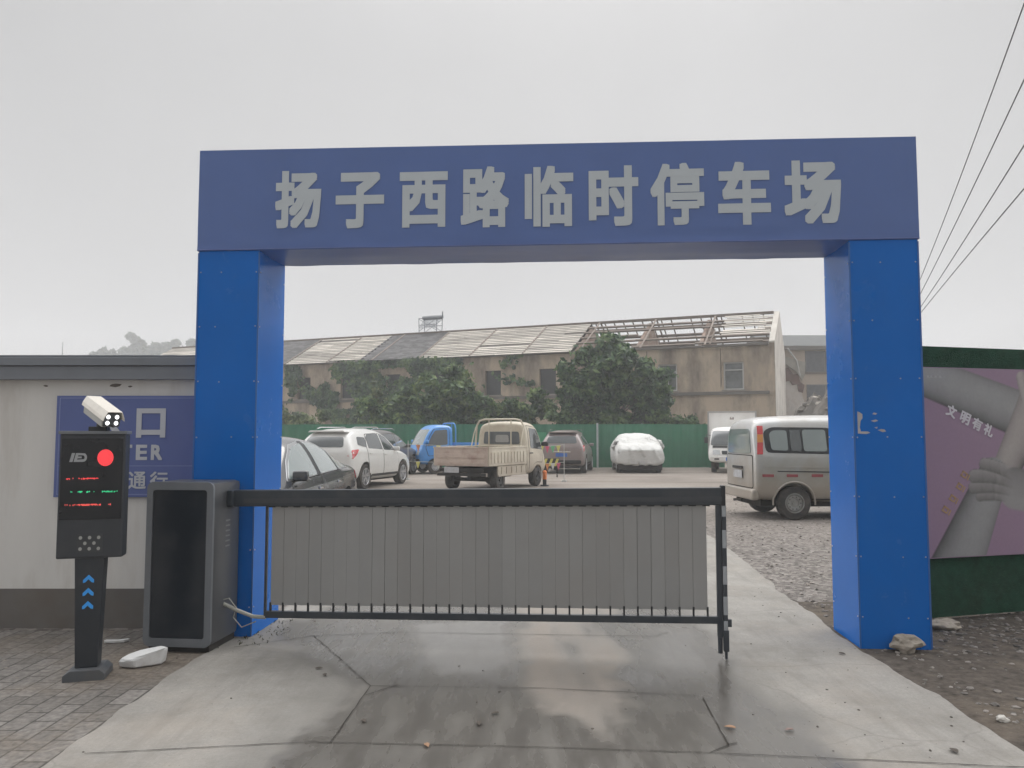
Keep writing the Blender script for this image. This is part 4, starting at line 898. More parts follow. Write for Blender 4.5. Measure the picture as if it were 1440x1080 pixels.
# rubble heap in front of it
def rubble():
    g = random.Random(8); b = B()
    mound = []
    nx, ny = 46, 26; V, F = [], []
    for j in range(ny + 1):
        for i in range(nx + 1):
            u_, v_ = i / nx, j / ny; x, y = 12.2 + 12 * u_, 36.6 + 7 * v_
            h = 4.2 * min(1, 3 * u_, 2.6 * (1 - u_) + .1) * math.sin(math.pi * min(1, v_ * .9 + .05)) ** .7 * (.86 + .35 * noise.noise(Vector((x * .5, y * .5, 1))) + .3 * noise.noise(Vector((x * 1.7, y * 1.7, 2))))
            V.append((x, y, max(-.05, h))); 
    for j in range(ny):
        for i in range(nx): k = j * (nx + 1) + i; F.append((k, k + 1, k + nx + 2, k + nx + 1))
    for f in F: b.bm.faces
    vs_ = [b.bm.verts.new(p) for p in V]; [b.bm.faces.new([vs_[q] for q in f]) for f in F]
    for k in range(420):
        q = V[g.randrange(len(V))]
        if q[2] < .4: continue
        b.rock((q[0] + g.uniform(-.2, .2), q[1] + g.uniform(-.2, .2), q[2] + .03), g.uniform(.08, .34) * g.choice((.6, 1, 1)), (g.uniform(.8, 1.8), g.uniform(.6, 1.2), g.uniform(.3, .7)), k, 1, .6)
    o = b.obj('rubble', pbr('rubble_mix', (.26, .235, .205), .9, var=.4, vs_=2, island=.55)); tag(o, 'heap of broken brick and concrete rubble in front of the beige building', 'rubble', kind='stuff')
rubble()

# ================================================================ green lot fence
fn = thing('green_fence', 'long green sheet fence closing the back of the parking lot under the trees', 'fence', (0, 34.7, 0))
def corr():
    V, F = [], []; x = -16.; i = 0; xs = np.arange(-16, 9.6, .09)
    for k, x in enumerate(xs):
        y = (.0, .03, .03, 0)[k % 4] + .06 * noise.noise(Vector((x * .25, 0, 0))); top = 1.96 + .02 * noise.noise(Vector((math.floor(x / 2.4) * 3.3, 1, 0)))
        V += [(x, y, .02), (x, y, top), (x, y + .02, .02), (x, y + .02, top)]
    for k in range(len(xs) - 1):
        a = 4 * k; F += [(a, a + 4, a + 5, a + 1), (a + 6, a + 2, a + 3, a + 7), (a + 1, a + 5, a + 7, a + 3)]
    return meshobj('sheet', V, F, pbr('fence_green', (.028, .17, .092), .5, var=.16, vs_=.6, dirt=((.05, .10, .07), .5, .5, .5, .8)), fn)
corr()
for x in np.arange(-15.5, 9.5, 3.05): b = B(); b.span((x, .06, 0), (x + .06, .12, 2.0)); b.obj('back_post', GREYMETAL, fn)
b = B(); b.span((3.80, -.10, 0), (3.88, -.04, 2.02)); b.obj('fence_post', pbr('pale_post', (.42, .46, .46), .6), fn)
b = B()
for k in range(8): b.span((.62 + .115 * k, -.09 - .012 * (k % 2), .06), (.735 + .115 * k, -.06, 1.6))
b.obj('paler_sheet', pbr('fence_green_pale', (.06, .30, .15), .3, var=.1), fn)  # ribbed sheet in a paler, glossier green than the rest of the fence

# ================================================================ trees and climbing plants
def leaves(clumps, n, size, g, flat=.35, outward=True):
    V = np.zeros((n * 4, 3)); w_ = np.array([c[3] ** 2 for c in clumps]); w_ = w_ / w_.sum(); idx = g.choice(len(clumps), n, p=w_)
    C = np.array([c[:3] for c in clumps]); Rr = np.array([c[3] for c in clumps])
    d = g.normal(size=(n, 3)); d /= np.linalg.norm(d, axis=1)[:, None]; rad = Rr[idx] * (.55 + .5 * g.random(n)) ** .7 * np.where(g.random(n) < .14, 1 + .7 * g.random(n), 1)
    P = C[idx] + d * rad[:, None] * np.array([1, 1, .8])
    nrm = d * .7 + g.normal(size=(n, 3)) * .6 + np.array([0, 0, flat]); nrm /= np.linalg.norm(nrm, axis=1)[:, None]
    t = np.cross(nrm, g.normal(size=(n, 3))); t /= np.linalg.norm(t, axis=1)[:, None]; bt = np.cross(nrm, t)
    s = size * (.55 + .9 * g.random(n))[:, None]
    V[0::4] = P - t * s; V[1::4] = P + bt * s * .45; V[2::4] = P + t * s; V[3::4] = P - bt * s * .45
    F = np.arange(n * 4).reshape(n, 4)
    return V, F
def tree(name, label, cat, loc, blobs, n, size, mat, seed, trunk=.12, group=None, nsub=20, bark=None):
    g = np.random.default_rng(seed); root = thing(name, label, cat, loc, 0, group)
    cl_ = []
    for (bx, by, bz_, rx, ry, rz) in blobs:
        for k in range(nsub):
            d = g.normal(size=3); d /= np.linalg.norm(d); r = g.random() ** .4
            f = .17 + .25 * g.random()
            cl_.append((bx + d[0] * rx * r * .82, by + d[1] * ry * r * .82, max(.3, bz_ + d[2] * rz * r * .82), f * min(rx, rz, 2.0)))
    V, F = leaves(cl_, n, size, g); meshobj('crown', V.tolist(), F.tolist(), mat, root)
    b = B(); top = max(c[2] + c[5] * .3 for c in blobs); b0 = blobs[0]
    pts = [Vector((0, 0, -.05)), Vector((.05, .03, top * .25)), Vector((b0[0] * .4, b0[1] * .4, top * .55)), Vector((b0[0] * .8, b0[1] * .8, top * .85))]; b.tube(pts, trunk, 8, trunk * .35)
    for k in range(0, len(cl_), max(1, len(cl_) // 12)):
        c = cl_[k]; s_ = pts[1].lerp(pts[3], float(g.random()) * .7); e = Vector(c[:3]); m_ = s_.lerp(e, .5) + Vector((0, 0, .15)); b.tube([s_, m_, e], trunk * .35, 5, trunk * .08)
    b.obj('trunk', bark or pbr('bark', (.10, .085, .07), .9, var=.3, vs_=6, bump=.5), root)
    return root
DKG = leafmat('dark_leaf', (.017, .045, .020), (.044, .098, .038), (.14, .215, .075)); MDG = leafmat('mid_leaf', (.027, .062, .024), (.07, .132, .045), (.205, .275, .09)); YLG = leafmat('pale_leaf', (.04, .066, .032), (.095, .135, .058), (.24, .27, .125))
tree('broadleaf_tree', 'large dark broadleaf tree rising above the roof edge behind the green fence', 'tree', (4.9, 38, 0), [(-.1, 0, 4.6, 1.9, 1.7, 1.7), (-1.7, -.2, 4.0, 1.3, 1.4, 1.4), (1.5, .1, 4.2, 1.5, 1.4, 1.35), (-1.2, .1, 2.7, 1.9, 1.6, 1.5), (1.3, .2, 2.7, 1.8, 1.6, 1.5), (2.3, 0, 3.3, .8, 1.0, 1.0)], 19000, .17, DKG, 1, .16, nsub=24)
tree('round_tree', 'bushy round-topped tree with a yellowish top next to the big dark tree', 'tree', (-3.7, 39, 0), [(0, 0, 3.6, 2.0, 1.6, 1.6), (-1.2, 0, 2.7, 1.5, 1.4, 1.5), (1.3, .2, 2.8, 1.5, 1.4, 1.5), (.2, -.3, 1.8, 2.4, 1.4, 1.4)], 14000, .155, MDG, 2, .13)
GB = 'shrubs growing behind the green fence'
tree('shrub', 'mid green shrub filling the gap between the round tree and the big dark tree', 'shrub', (.3, 39.5, 0), [(0, 0, 2.4, 1.7, 1.3, 1.5), (1.2, .3, 2.9, 1.0, 1, 1.2), (-1.2, .1, 2.2, 1.1, 1, 1.3)], 6500, .13, MDG, 3, .07, GB, 12)
tree('shrub', 'low dark shrub at the foot of the stained wall near the white box truck', 'shrub', (8.3, 38, 0), [(0, 0, 1.8, 1.2, 1., 1.1), (1.0, .2, 1.5, .8, .8, .9)], 3200, .12, DKG, 4, .06, GB, 10)
tree('shrub', 'pale green shrub above the roof of the dark sedan', 'shrub', (-10.2, 39, 0), [(0, 0, 2.0, 1.8, 1.2, 1.2), (-1.4, .2, 2.3, 1.2, 1, 1.2)], 5200, .13, YLG, 5, .06, GB, 12)
tree('shrub', 'mid green shrub above the white crossover, beside the round tree', 'shrub', (-7.6, 39.3, 0), [(0, 0, 2.2, 1.7, 1.2, 1.3), (1.2, -.2, 2.0, 1.0, 1, 1.2)], 5200, .13, MDG, 6, .06, GB, 12)
tree('sapling', 'slender leafy sapling sticking up in front of the ivy wall', 'sapling', (-7.1, 40.2, 0), [(0, 0, 3.9, .45, .4, 1.1), (.1, 0, 2.8, .7, .5, .9)], 1300, .13, YLG, 7, .05, None, 9)
tree('shrub', 'dark shrub hidden low behind the fence below the big tree', 'shrub', (2.6, 37.2, 0), [(0, 0, 1.9, 1.5, 1., 1.2), (1.8, -.2, 1.7, 1.4, .9, 1.1), (4.0, -.2, 1.7, 1.4, .9, 1.0)], 6000, .12, DKG, 8, .06, GB, 12)
FARG = leafmat('far_leaf', (.03, .045, .03), (.055, .08, .045), (.11, .14, .07))
GT = 'tall trees in the mist beyond the wall'
tree('tall_tree', 'tallest hazy tree in the mist above the cream wall', 'tree', (-113, 231, 0), [(-1, 0, 27, 7, 6, 6.4), (-9, 0, 23, 8, 6, 6), (7, 0, 24.5, 8, 6, 6.5), (3, 0, 26.5, 6, 5, 6), (0, 0, 17, 10, 7, 9)], 16000, 1.1, FARG, 9, .5, GT, 16)
tree('tall_tree', 'hazy tree with a rounded top next to the arch pillar', 'tree', (-96.5, 227, 0), [(0, 0, 26, 8, 6, 6.6), (-8, 0, 23.5, 8, 6, 6.4), (6, 0, 23, 7, 6, 6), (0, 0, 17, 10, 7, 9)], 15000, 1.1, FARG, 10, .5, GT, 16)
tree('tall_tree', 'lowest hazy tree, at the outer end of the misty row', 'tree', (-128, 234, 0), [(0, 0, 21.5, 6, 6, 6.4), (-4.5, 0, 18.5, 5, 5, 5), (0, 0, 14, 8, 6, 8)], 12000, 1.1, FARG, 11, .45, GT, 16)
mast = B()
for k in range(3): mast.cyl((-97 + .5 * math.cos(k * 2.1), 165 + .5 * math.sin(k * 2.1), 0), (-97, 165, 21.5), .12, .05, 5)
for z in range(2, 21, 2): mast.cyl((-97.4 + z * .015, 165, z), (-96.6 - z * .015, 165, z + 1), .05, .05, 4)
tag(mast.obj('radio_mast', pbr('mast_grey', (.2, .21, .22), .6)), 'thin faint lattice mast in the mist above the cream wall', 'mast')
# climbing plant on the facade
def ivy():
    g = np.random.default_rng(21); V, F = [], []; n = 0
    while n < 21000:
        x = 15.5 + 20 * g.random(); z = 1.0 + 5.5 * g.random()
        m_ = noise.fractal(Vector((x * .35, z * .5, 3)), 1, 2, 4); m_ += .55 - abs(x - 24) * .075 + (.25 if z < 3.2 else 0) + (.3 if z > 6.0 and 18 < x < 31 else 0)
        if any(abs(x - t) < .5 and 4.1 < z < 5.5 for t in WINT) and g.random() < .85: continue
        if m_ < .12 + .2 * g.random(): continue
        d = .05 + .30 * g.random() * max(.2, min(1, m_)); c = np.array([x, -d - .12, z]); nr = np.array([.5 * g.normal(), -1, .35 + .5 * g.normal()]); nr /= np.linalg.norm(nr)
        t = np.cross(nr, g.normal(size=3)); t /= np.linalg.norm(t); q = np.cross(nr, t); s = .09 + .12 * g.random(); k = len(V)
        V += [c - t * s, c + q * s * .6, c + t * s, c - q * s * .6]; F.append((k, k + 1, k + 2, k + 3)); n += 1
    o = meshobj('ivy', [bw(*p) for p in V], F, DKG); tag(o, 'green ivy climbing the stained wall of the derelict building up to its eaves', 'ivy')
ivy()
# ================================================================ vehicles
def loft(keys, sub=2):
    bm = bmesh.new(); rings = []
    for (x, zb, zm, zt, wm, wb, wt) in keys:
        h = [(0, zb), (wm * .82, zb), (wm * .985, zb + .08), (wm, zb + (zm - zb) * .55), (wb + (wm - wb) * .35, zm - .05 * (zm - zb)), (wb, zm + .02 * (zt - zm)), (wt + (wb - wt) * .30, zt - .28 * (zt - zm)), (wt * .93, zt - .05 * (zt - zm)), (wt * .55, zt + .01), (0, zt + .018)]
        ring = [(x, -y, z) for y, z in h] + [(x, y, z) for y, z in h[-2:0:-1]]
        rings.append([bm.verts.new(p) for p in ring])
    n = len(rings[0])
    for a, c in zip(rings, rings[1:]):
        for k in range(n): bm.faces.new((a[k], a[(k + 1) % n], c[(k + 1) % n], c[k]))
    for rg_, rev in ((rings[0], False), (rings[-1], True)):
        h = n // 2
        for k in range(h):       # strips across the end
            a, b_, c, d = rg_[k], rg_[k + 1], rg_[(n - k - 1) % n], rg_[(n - k) % n]
            f = [q for i, q in enumerate((a, b_, c, d)) if q not in (a, b_, c, d)[:i]]
            if len(f) > 2: bm.faces.new(f)
    bmesh.ops.recalc_face_normals(bm, faces=bm.faces[:])
    me = bpy.data.meshes.new('loft'); bm.to_mesh(me); bm.free()
    o = bpy.data.objects.new('loft', me); col.objects.link(o); md = o.modifiers.new('s', 'SUBSURF'); md.levels = md.render_levels = sub
    return o
def bake(o):
    bpy.context.view_layer.update(); dg = bpy.context.evaluated_depsgraph_get(); me = bpy.data.meshes.new_from_object(o.evaluated_get(dg)); return me
def bvh_of(me):
    bm = bmesh.new(); bm.from_mesh(me); t = BVHTree.FromBMesh(bm); bm.free(); return t
def body(name, keys, wheels, wr, mat, parent, wellw=.26, sub=2):
    """lofted shell with round wheel openings cut out; returns the object and a tree of the uncut shell"""
    o = loft(keys, sub); me0 = bake(o); tree_ = bvh_of(me0)
    c = B()
    for x in wheels:
        for s in (-1, 1):
            yw = max(k[4] for k in keys); c.cyl((x, s * (yw + .2), wr), (x, s * (yw - wellw), wr), wr * 1.2, wr * 1.2, 28)
    cme = bpy.data.meshes.new('cut'); c.bm.to_mesh(cme); c.bm.free(); co = bpy.data.objects.new('cut', cme); col.objects.link(co)
    md = o.modifiers.new('b', 'BOOLEAN'); md.operation = 'DIFFERENCE'; md.object = co; md.solver = 'EXACT'
    me = bake(o); bpy.data.objects.remove(o); bpy.data.objects.remove(co)
    me.polygons.foreach_set('use_smooth', [True] * len(me.polygons)); me.set_sharp_from_angle(angle=R(40)); me.materials.clear()
    return link(name, me, mat, parent), tree_
AXD = {'y-': (Vector((0, 1, 0)), lambda u, v: Vector((u, -5, v))), 'y+': (Vector((0, -1, 0)), lambda u, v: Vector((u, 5, v))), 'x+': (Vector((-1, 0, 0)), lambda u, v: Vector((8, u, v))), 'x-': (Vector((1, 0, 0)), lambda u, v: Vector((-8, u, v))), 'z+': (Vector((0, 0, -1)), lambda u, v: Vector((u, v, 6)))}
def patch(name, tree_, poly, ax, mat, parent, off=.004, th=.012, step=.10):
    """a panel that follows the shell: a flat outline projected on to it along one axis, standing a few mm proud"""
    d, org = AXD[ax]; bm = bmesh.new(); bm.faces.new([bm.verts.new((u, v, 0)) for u, v in poly])
    us = [p[0] for p in poly]; vs_ = [p[1] for p in poly]
    for k in range(1, int((max(us) - min(us)) / step) + 1): bmesh.ops.bisect_plane(bm, geom=bm.verts[:] + bm.edges[:] + bm.faces[:], plane_co=(min(us) + k * step, 0, 0), plane_no=(1, 0, 0))
    for k in range(1, int((max(vs_) - min(vs_)) / step) + 1): bmesh.ops.bisect_plane(bm, geom=bm.verts[:] + bm.edges[:] + bm.faces[:], plane_co=(0, min(vs_) + k * step, 0), plane_no=(0, 1, 0))
    for v in bm.verts:
        o = org(v.co.x, v.co.y); h = tree_.ray_cast(o, d)
        if h[0] is None:
            q = tree_.find_nearest(o + d * (o.length - .5) if False else Vector([o[i] if d[i] == 0 else (-.9 * d[i] if ax[0] == 'y' else -1.9 * d[i] if ax[0] == 'x' else 1.) for i in range(3)])); p = q[0]
        else: p = h[0]
        v.co = p - d * off
    fs = bm.faces[:]; r = bmesh.ops.extrude_face_region(bm, geom=fs)
    for v in [q for q in r['geom'] if isinstance(q, bmesh.types.BMVert)]: v.co += d * th
    b = B(); b.bm.free(); b.bm = bm
    return b.obj(name, mat, parent, 30)
def door_panel(tree_, poly, ax, mat, parent, off=.006, name='door'):
    d = patch(name, tree_, poly, ax, mat, parent, off=off)
    cx = sum(p[0] for p in poly) / len(poly); cz = sum(p[1] for p in poly) / len(poly); e = .016
    big = [(u + (e if u > cx else -e), v + (e if v > cz else -e)) for u, v in poly]
    patch('door_gap', tree_, big, ax, UNDER, d, off=off - .003, th=.02); return d
def both(name, tree_, poly, mat, parent, **k):
    return [patch(name, tree_, poly, a, mat, parent, **k) for a in ('y-', 'y+')]
def rr(poly, r=.04, n=3):
    """round the corners of a 2-D outline"""
    out_ = []; m = len(poly)
    for i in range(m):
        p, a, c = Vector(poly[i]), Vector(poly[i - 1]), Vector(poly[(i + 1) % m]); q = min(r, (a - p).length * .45, (c - p).length * .45); s, e = p + (a - p).normalized() * q, p + (c - p).normalized() * q
        for k in range(n + 1):
            t = k / n; out_.append(tuple(s * (1 - t) ** 2 + p * 2 * t * (1 - t) + e * t * t))
    return out_
def wheel(parent, x, y, r, w_, rim_r, style='alloy', mat=None):
    s = 1 if y > 0 else -1
    root = B(); root.lathe([(rim_r * .98, -w_ / 2), (r * .93, -w_ / 2), (r, -w_ / 2 + .03), (r, w_ / 2 - .03), (r * .93, w_ / 2), (rim_r * .98, w_ / 2), (rim_r * .98, -w_ / 2)], 32)
    t = root.obj('wheel', RUBBER, parent, 40); t.location = (x, y, r)
    b = B(); yo = s * w_ * .5
    b.lathe([(rim_r, yo), (rim_r * .93, yo * 1.02), (rim_r * .88, yo * .8), (rim_r * .86, yo * .1), (.01, yo * .1)], 32)
    if style == 'alloy':
        for k in range(5):
            a = 2 * math.pi * k / 5 + .3
            for da in (-.16, .16):
                q = Matrix.Rotation(-(a + da), 4, 'Y'); b.box(q @ Vector((rim_r * .5, yo * .82, 0)), (rim_r * .85, .03, rim_r * .16), .004, q)
        b.cyl((0, yo * .6, 0), (0, yo * .95, 0), rim_r * .22, rim_r * .18, 16)
    else:
        b.lathe([(rim_r * .86, yo * .62), (rim_r * .74, yo * .9), (rim_r * .5, yo * .85), (rim_r * .42, yo * .62), (rim_r * .2, yo * .62), (rim_r * .18, yo * .95), (.01, yo * .95)], 32)
    b.obj('rim', mat or STEEL, t, 30)
    if style != 'alloy':
        h = B()
        for k in range(10):
            a = 2 * math.pi * k / 10; h.cyl((rim_r * .62 * math.cos(a), yo * .80, rim_r * .62 * math.sin(a)), (rim_r * .62 * math.cos(a), yo * .93, rim_r * .62 * math.sin(a)), rim_r * .07, rim_r * .07, 8)
        h.obj('rim_hole', BLACK, t)
    return t
def undertray(parent, x0, x1, w_, z0, z1):
    b = B(); b.span((x0, -w_, z0), (x1, w_, z1), .03); return b.obj('underbody', UNDER, parent)
def mirror(parent, x, y, z, mat, s=.1):
    sg = 1 if y > 0 else -1; b = B(); b.box((x, y + sg * s, z), (s * .9, s * 1.9, s * 1.3), s * .35, None, 3); b.box((x + .02, y + sg * s * .1, z - s * .35), (.05, s, .03), .008); m = b.obj('wing_mirror', mat, parent, 40)
    return m
def handle(parent, x, y, z, mat, name='door_handle'):
    sg = 1 if y > 0 else -1; b = B(); b.box((x, y + sg * .012, z), (.19, .022, .032), .008); return b.obj(name, mat, parent, 40)
def ysurf(tree_, x, z, s):
    h = tree_.ray_cast(Vector((x, s * 5, z)), Vector((0, -s, 0))); return h[0].y if h[0] is not None else s * .8
def plate(parent, c, rz, mat, w_=.44, h_=.14):
    b = B(); b.box(c, (.012, w_, h_), .003, Matrix.Rotation(rz, 4, 'Z')); return b.obj('number_plate', mat, parent)

# ---------------------------------------------------------------- crossover / SUV
def suv(name, label, loc, yaw, paint, glass, lower, rearlamp=True, mats=None, group=None):
    t = thing(name, label, 'car', loc, yaw, group)
    K = [(-2.14, .52, .90, .98, .66, .64, .58), (-2.10, .36, .95, 1.12, .82, .80, .68), (-1.98, .28, 1.05, 1.40, .87, .84, .64), (-1.74, .25, 1.07, 1.60, .885, .85, .60), (-1.2, .22, 1.05, 1.655, .885, .85, .585), (-.4, .22, 1.02, 1.675, .885, .85, .58), (.25, .22, .99, 1.63, .885, .85, .58), (.7, .22, .97, 1.40, .885, .85, .62), (1.05, .22, .96, 1.08, .885, .84, .70), (1.5, .22, .92, 1.0, .88, .81, .70), (1.88, .25, .82, .90, .84, .75, .62), (2.08, .32, .70, .77, .74, .66, .55), (2.14, .42, .6, .67, .62, .56, .48)]
    bd, tr = body('body', K, (-1.28, 1.27), .345, paint, t)
    undertray(t, -1.95, 1.95, .70, .2, .5)
    for x in (-1.28, 1.27):
        for s in (-1, 1): wheel(t, x, s * .765, .345, .215, .235)
    for s in ('y-', 'y+'):
        sg = -1 if s == 'y-' else 1
        d = door_panel(tr, rr([(-.12, .36), (.86, .36), (.93, .8), (.84, .98), (.40, 1.45), (-.10, 1.53)], .06), s, paint, t)
        patch('window', tr, rr([(-.05, 1.06), (.80, 1.03), (.36, 1.44), (-.05, 1.52)], .05), s, glass, d, off=.009)
        handle(d, .02, ysurf(tr, .02, .93, sg), .93, paint)
        d = door_panel(tr, rr([(-1.05, .45), (-.9, .36), (-.15, .36), (-.13, 1.53), (-.95, 1.5), (-1.15, 1.1), (-1.1, .8)], .06), s, paint, t)
        patch('window', tr, rr([(-1.05, 1.12), (-.12, 1.07), (-.11, 1.52), (-.80, 1.52), (-1.0, 1.42)], .05), s, glass, d, off=.009)
        handle(d, -.95, ysurf(tr, -.95, .97, sg), .97, paint)
        patch('quarter_window', tr, rr([(-1.62, 1.22), (-1.12, 1.14), (-1.06, 1.42), (-1.5, 1.44)], .05), s, glass, t, off=.009)
        patch('side_cladding', tr, rr([(-.9, .24), (.9, .24), (.9, .40), (-.9, .40)], .03), s, lower, t, off=.012)
        mirror(t, .72, ysurf(tr, .72, 1.06, sg), 1.08, paint, .095)
        patch('tail_light', tr, rr([(-2.12, .93), (-2.02, .84), (-1.80, .98), (-1.66, 1.10), (-1.98, 1.09)], .03), s, REDLAMP, t, off=.010)
        patch('headlight', tr, rr([(1.62, .82), (2.02, .66), (2.06, .74), (1.75, .90)], .03), s, CLEARLAMP, t, off=.008)
    patch('rear_window', tr, rr([(-.60, 1.16), (.60, 1.16), (.52, 1.44), (-.52, 1.44)], .08), 'x-', glass, t, off=.008)
    patch('windscreen', tr, rr([(-.62, 1.10), (.62, 1.10), (.52, 1.54), (-.52, 1.54)], .06), 'x+', glass, t, off=.008)
    patch('bumper', tr, rr([(-.75, .30), (.75, .30), (.75, .52), (-.75, .52)], .05), 'x-', lower, t, off=.02)
    patch('tailgate_trim', tr, [(-.35, .82), (.35, .82), (.35, .86), (-.35, .86)], 'x-', CHROME, t, off=.012)
    patch('grille', tr, rr([(-.45, .50), (.45, .50), (.5, .70), (-.5, .70)], .04), 'x+', BLACK, t, off=.01)
    plate(t, (-2.155, 0, .72), 0, mats or PLATE_BLUE)
    b = B(); b.prism([(-.56, 0), (.56, 0), (.5, .05), (-.5, .05)], 0, -1.93, -1.62, .012); sp_ = b.obj('spoiler', paint, t); sp_.location = (0, 0, 1.56)
    b = B()
    for s in (-1, 1): b.tube([(-1.5, s * .52, 1.66), (-1.3, s * .53, 1.70), (.1, s * .53, 1.71), (.3, s * .52, 1.65)], .014, 6)
    b.obj('roof_rail', CHROME, t)
    return t
WHITEP = pbr('white_car_paint', (.66, .66, .64), .28, var=.03, coat=.7, dirt=((.42, .38, .33), .35, 2.5, .5, .8))
DKP = pbr('dark_car_paint', (.040, .043, .048), .25, var=.1, coat=.8, dirt=((.12, .11, .10), .18, 1.6, .5, .9))
BRONZE = pbr('grey_brown_paint', (.085, .078, .075), .28, var=.08, coat=.7, dirt=((.2, .17, .14), .4, 3, .5, .8))
SILV = pbr('rosy_silver_paint', (.27, .225, .215), .3, var=.06, metal=.3, coat=.6, dirt=((.25, .2, .17), .5, 3, .5, .8))
suv('white_car', 'white compact crossover seen from behind with red tail lights, parked beyond the dark sedan', (-4.51, 22.68, 0), R(74.6), WHITEP, GLASS, TRIM)
suv('dark_car', 'dark grey-brown crossover half hidden behind the white car', (-4.95, 28.4, 0), R(72), BRONZE, GLASS, TRIM)
suv('silver_car', 'rosy silver crossover with blue plate parked nose-in to the green fence', (2.30, 31.6, 0), R(79), SILV, GLASS, TRIM)

# ---------------------------------------------------------------- dark sedan
def sedan():
    t = thing('dark_sedan', 'dark grey sedan with chrome window line parked just inside the arch behind the grey cabinet', 'car', (-3.42, 10.35, 0), R(-92))
    K = [(-2.35, .45, .78, .88, .70, .68, .62), (-2.27, .32, .92, 1.02, .84, .80, .70), (-1.9, .28, .96, 1.05, .89, .85, .70), (-1.6, .25, .965, 1.10, .905, .86, .66), (-1.1, .22, .96, 1.35, .91, .86, .58), (-.6, .22, .945, 1.455, .91, .86, .56), (.2, .22, .925, 1.485, .91, .86, .56), (.7, .22, .91, 1.39, .91, .86, .58), (1.15, .22, .90, 1.12, .91, .85, .66), (1.45, .22, .88, .97, .905, .83, .72), (1.85, .24, .82, .89, .88, .78, .68), (2.2, .28, .70, .77, .80, .70, .60), (2.35, .4, .6, .66, .66, .6, .5)]
    bd, tr = body('body', K, (-1.38, 1.42), .33, DKP, t); undertray(t, -2.0, 2.0, .72, .18, .5)
    for x in (-1.38, 1.42):
        for s in (-1, 1): wheel(t, x, s * .785, .33, .215, .225)
    for s in ('y-', 'y+'):
        sg = -1 if s == 'y-' else 1
        patch('chrome_surround', tr, rr([(1.20, .94), (.84, 1.19), (.46, 1.37), (-.10, 1.43), (-.62, 1.40), (-1.12, 1.24), (-1.52, 1.005)], .04), s, DULL_CHROME, t, off=.006)
        d = door_panel(tr, rr([(.0, .30), (1.10, .30), (1.14, .86), (1.05, .925), (.03, .955)], .04), s, DKP, t, off=.005)
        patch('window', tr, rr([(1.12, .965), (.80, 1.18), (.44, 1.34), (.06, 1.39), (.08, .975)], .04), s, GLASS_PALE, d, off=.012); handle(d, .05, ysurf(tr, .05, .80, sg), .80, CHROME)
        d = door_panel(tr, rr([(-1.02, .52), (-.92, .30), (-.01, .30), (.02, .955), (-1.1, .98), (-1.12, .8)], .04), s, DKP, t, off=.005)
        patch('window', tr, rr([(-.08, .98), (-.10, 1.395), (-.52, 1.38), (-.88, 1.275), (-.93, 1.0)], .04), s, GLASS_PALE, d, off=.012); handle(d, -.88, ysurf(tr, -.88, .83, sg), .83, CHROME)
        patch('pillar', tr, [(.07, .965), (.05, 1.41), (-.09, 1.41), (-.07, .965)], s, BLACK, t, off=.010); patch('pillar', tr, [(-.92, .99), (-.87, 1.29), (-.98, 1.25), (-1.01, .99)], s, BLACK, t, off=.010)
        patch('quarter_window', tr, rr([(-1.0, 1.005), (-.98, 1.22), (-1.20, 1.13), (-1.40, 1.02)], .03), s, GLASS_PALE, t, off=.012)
        mirror(t, .98, ysurf(tr, .98, .98, sg), 1.0, DKP, .10)
        patch('tail_light', tr, rr([(-2.3, .78), (-2.0, .82), (-1.95, .94), (-2.25, .93)], .03), s, REDLAMP, t, off=.008)
        patch('headlight', tr, rr([(1.72, .68), (2.15, .60), (2.18, .68), (1.82, .80)], .03), s, CLEARLAMP, t, off=.008)
        patch('side_moulding', tr, [(-1.9, .865), (1.6, .80), (1.6, .812), (-1.9, .877)], s, DKP, t, off=.012)
    patch('windscreen', tr, rr([(-.64, 1.02), (.64, 1.02), (.52, 1.37), (-.52, 1.37)], .06), 'x+', GLASS, t, off=.008)
    patch('rear_window', tr, rr([(-.62, 1.12), (.62, 1.12), (.50, 1.37), (-.50, 1.37)], .06), 'x-', GLASS, t, off=.008)
    patch('grille', tr, rr([(-.4, .44), (.4, .44), (.42, .62), (-.42, .62)], .04), 'x+', BLACK, t, off=.01)
    plate(t, (2.36, 0, .42), 0, PLATE_BLUE); plate(t, (-2.36, 0, .68), 0, PLATE_BLUE)
sedan()

